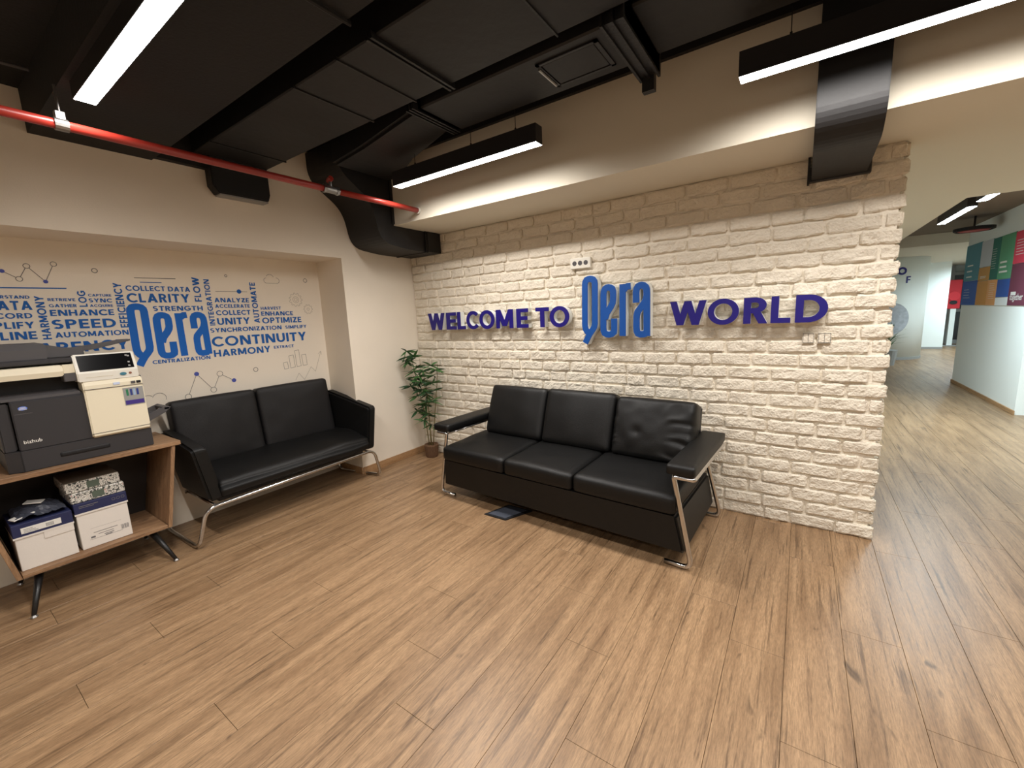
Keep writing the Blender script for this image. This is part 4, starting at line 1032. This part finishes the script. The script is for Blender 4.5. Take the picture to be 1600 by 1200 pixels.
obj('post', bx(7.28, 15.0, 0, 7.40, 15.08, 1.14), 'hallwall', rc); obj('foot', bx(7.18, 14.95, 0, 7.5, 15.15, .03), 'grey', rc)
gp = thing('glass_partition', 'dark glazed partition with pale mullions behind the red box', 'partition', (7.7, 16.1, 0))
obj('glass', bx(7.05, 16.12, .12, 8.38, 16.14, 2.2), 'dkgrey', gp)
for x in (7.02, 7.42, 7.85, 8.3): obj('mullion', bx(x, 16.08, 0, x+.09, 16.18, 2.49), 'grey', gp)
for z in (0, 1.02, 2.18): obj('transom', bx(7.0, 16.09, z, 8.38, 16.17, z+.09 if z else .12), 'grey', gp)
rd = thing('red_ceiling_disc', 'flat red disc with dark rim hung under the hall ceiling', 'ceiling disc', (5.52, 5.8, 2.44))
bm = B(); lathe(bm, [(.0, 0), (.15, 0), (.19, .02), (.19, .035), (0, .035)], (5.54, 5.80, 2.43), 28, cap=False); obj('disc', bm, pmat('dull_red', 168, 60, 56), rd)
bm = B(); lathe(bm, [(.192, 0), (.215, .012), (.215, .05), (.192, .05)], (5.54, 5.80, 2.43), 28, cap=False); obj('rim', bm, 'pvoid', rd)
bm = B(); tube(bm, [(5.54, 5.8, 2.46), (5.54, 5.8, 2.64)], .012, 8); obj('rod', bm, 'pvoid', rd)
# coloured panels
wp = thing('panel_display', 'patchwork of coloured information panels on the upper hall wall', 'wall panels', (5.80, 6.0, 1.35))
XP = 5.806
def panel(name, y1, y0, z1, z0, rgb, lb):
    return obj(name, bx(XP-.008, y0+.003, z0+.003, 5.8095, y1-.003, z1-.003), pmat(name+'_'+lb.split()[0]+str(rgb[0]), *rgb), wp, label=lb)
P_ = [(7.2, 6.46, 2.33, 1.745, (78, 142, 158), 'teal blue panel'), (7.2, 6.46, 1.745, 1.352, (50, 94, 176), 'blue panel'), (6.46, 5.975, 2.32, 1.925, (196, 200, 206), 'pale grey panel'), (6.46, 5.975, 1.925, 1.72, (196, 146, 78), 'ochre panel'),
      (6.46, 5.99, 1.72, 1.352, (204, 146, 74), 'orange panel'), (5.99, 5.62, 1.72, 1.352, (216, 154, 96), 'light orange panel'), (5.975, 5.665, 2.31, 1.72, (34, 110, 98), 'dark green panel'), (5.665, 5.17, 2.31, 1.71, (90, 156, 118), 'green panel'),
      (5.62, 5.17, 1.71, 1.465, (44, 84, 160), 'blue panel'), (5.62, 5.17, 1.465, 1.352, (228, 232, 232), 'white panel'), (5.17, 4.50, 2.30, 1.885, (216, 62, 86), 'red panel'), (5.17, 4.50, 1.885, 1.352, (110, 52, 72), 'maroon panel')]
for a in P_: panel('panel', *a)
def onw(y, z): return Matrix(((0, 0, -1, XP-.0095), (-1, 0, 0, y), (0, 1, 0, z), (0, 0, 0, 1)))
obj('panel_text', font_mesh('together', .115, onw(5.10, 1.425)), 'label', wp, label='white lettering on the maroon panel')
obj('panel_icon', bx(XP-.011, 4.93, 1.485, XP-.007, 5.08, 1.53), 'label', wp)
bm = B(); rp = random.Random(3)
for (ya, yb, z0, z1, n, hh) in ((7.05, 6.75, 1.98, 1.80, 3, .03), (5.60, 5.32, 1.93, 1.80, 3, .035), (5.10, 4.80, 2.18, 2.0, 6, .010), (7.08, 6.75, 1.60, 1.47, 4, .008), (6.36, 6.05, 1.78, 1.76, 2, .012), (5.90, 5.68, 1.66, 1.45, 8, .006), (5.94, 5.75, 2.15, 1.88, 9, .006)):
    for i in range(n):
        z = z0+(z1-z0)*i/max(1, n-1); e = yb+rp.uniform(0, .3)*(ya-yb)
        box(bm, XP-.0105, e, z, XP-.0075, ya, z+hh*.7)
tag(obj('panel_print', bm, 'label', wp), kind='stuff')
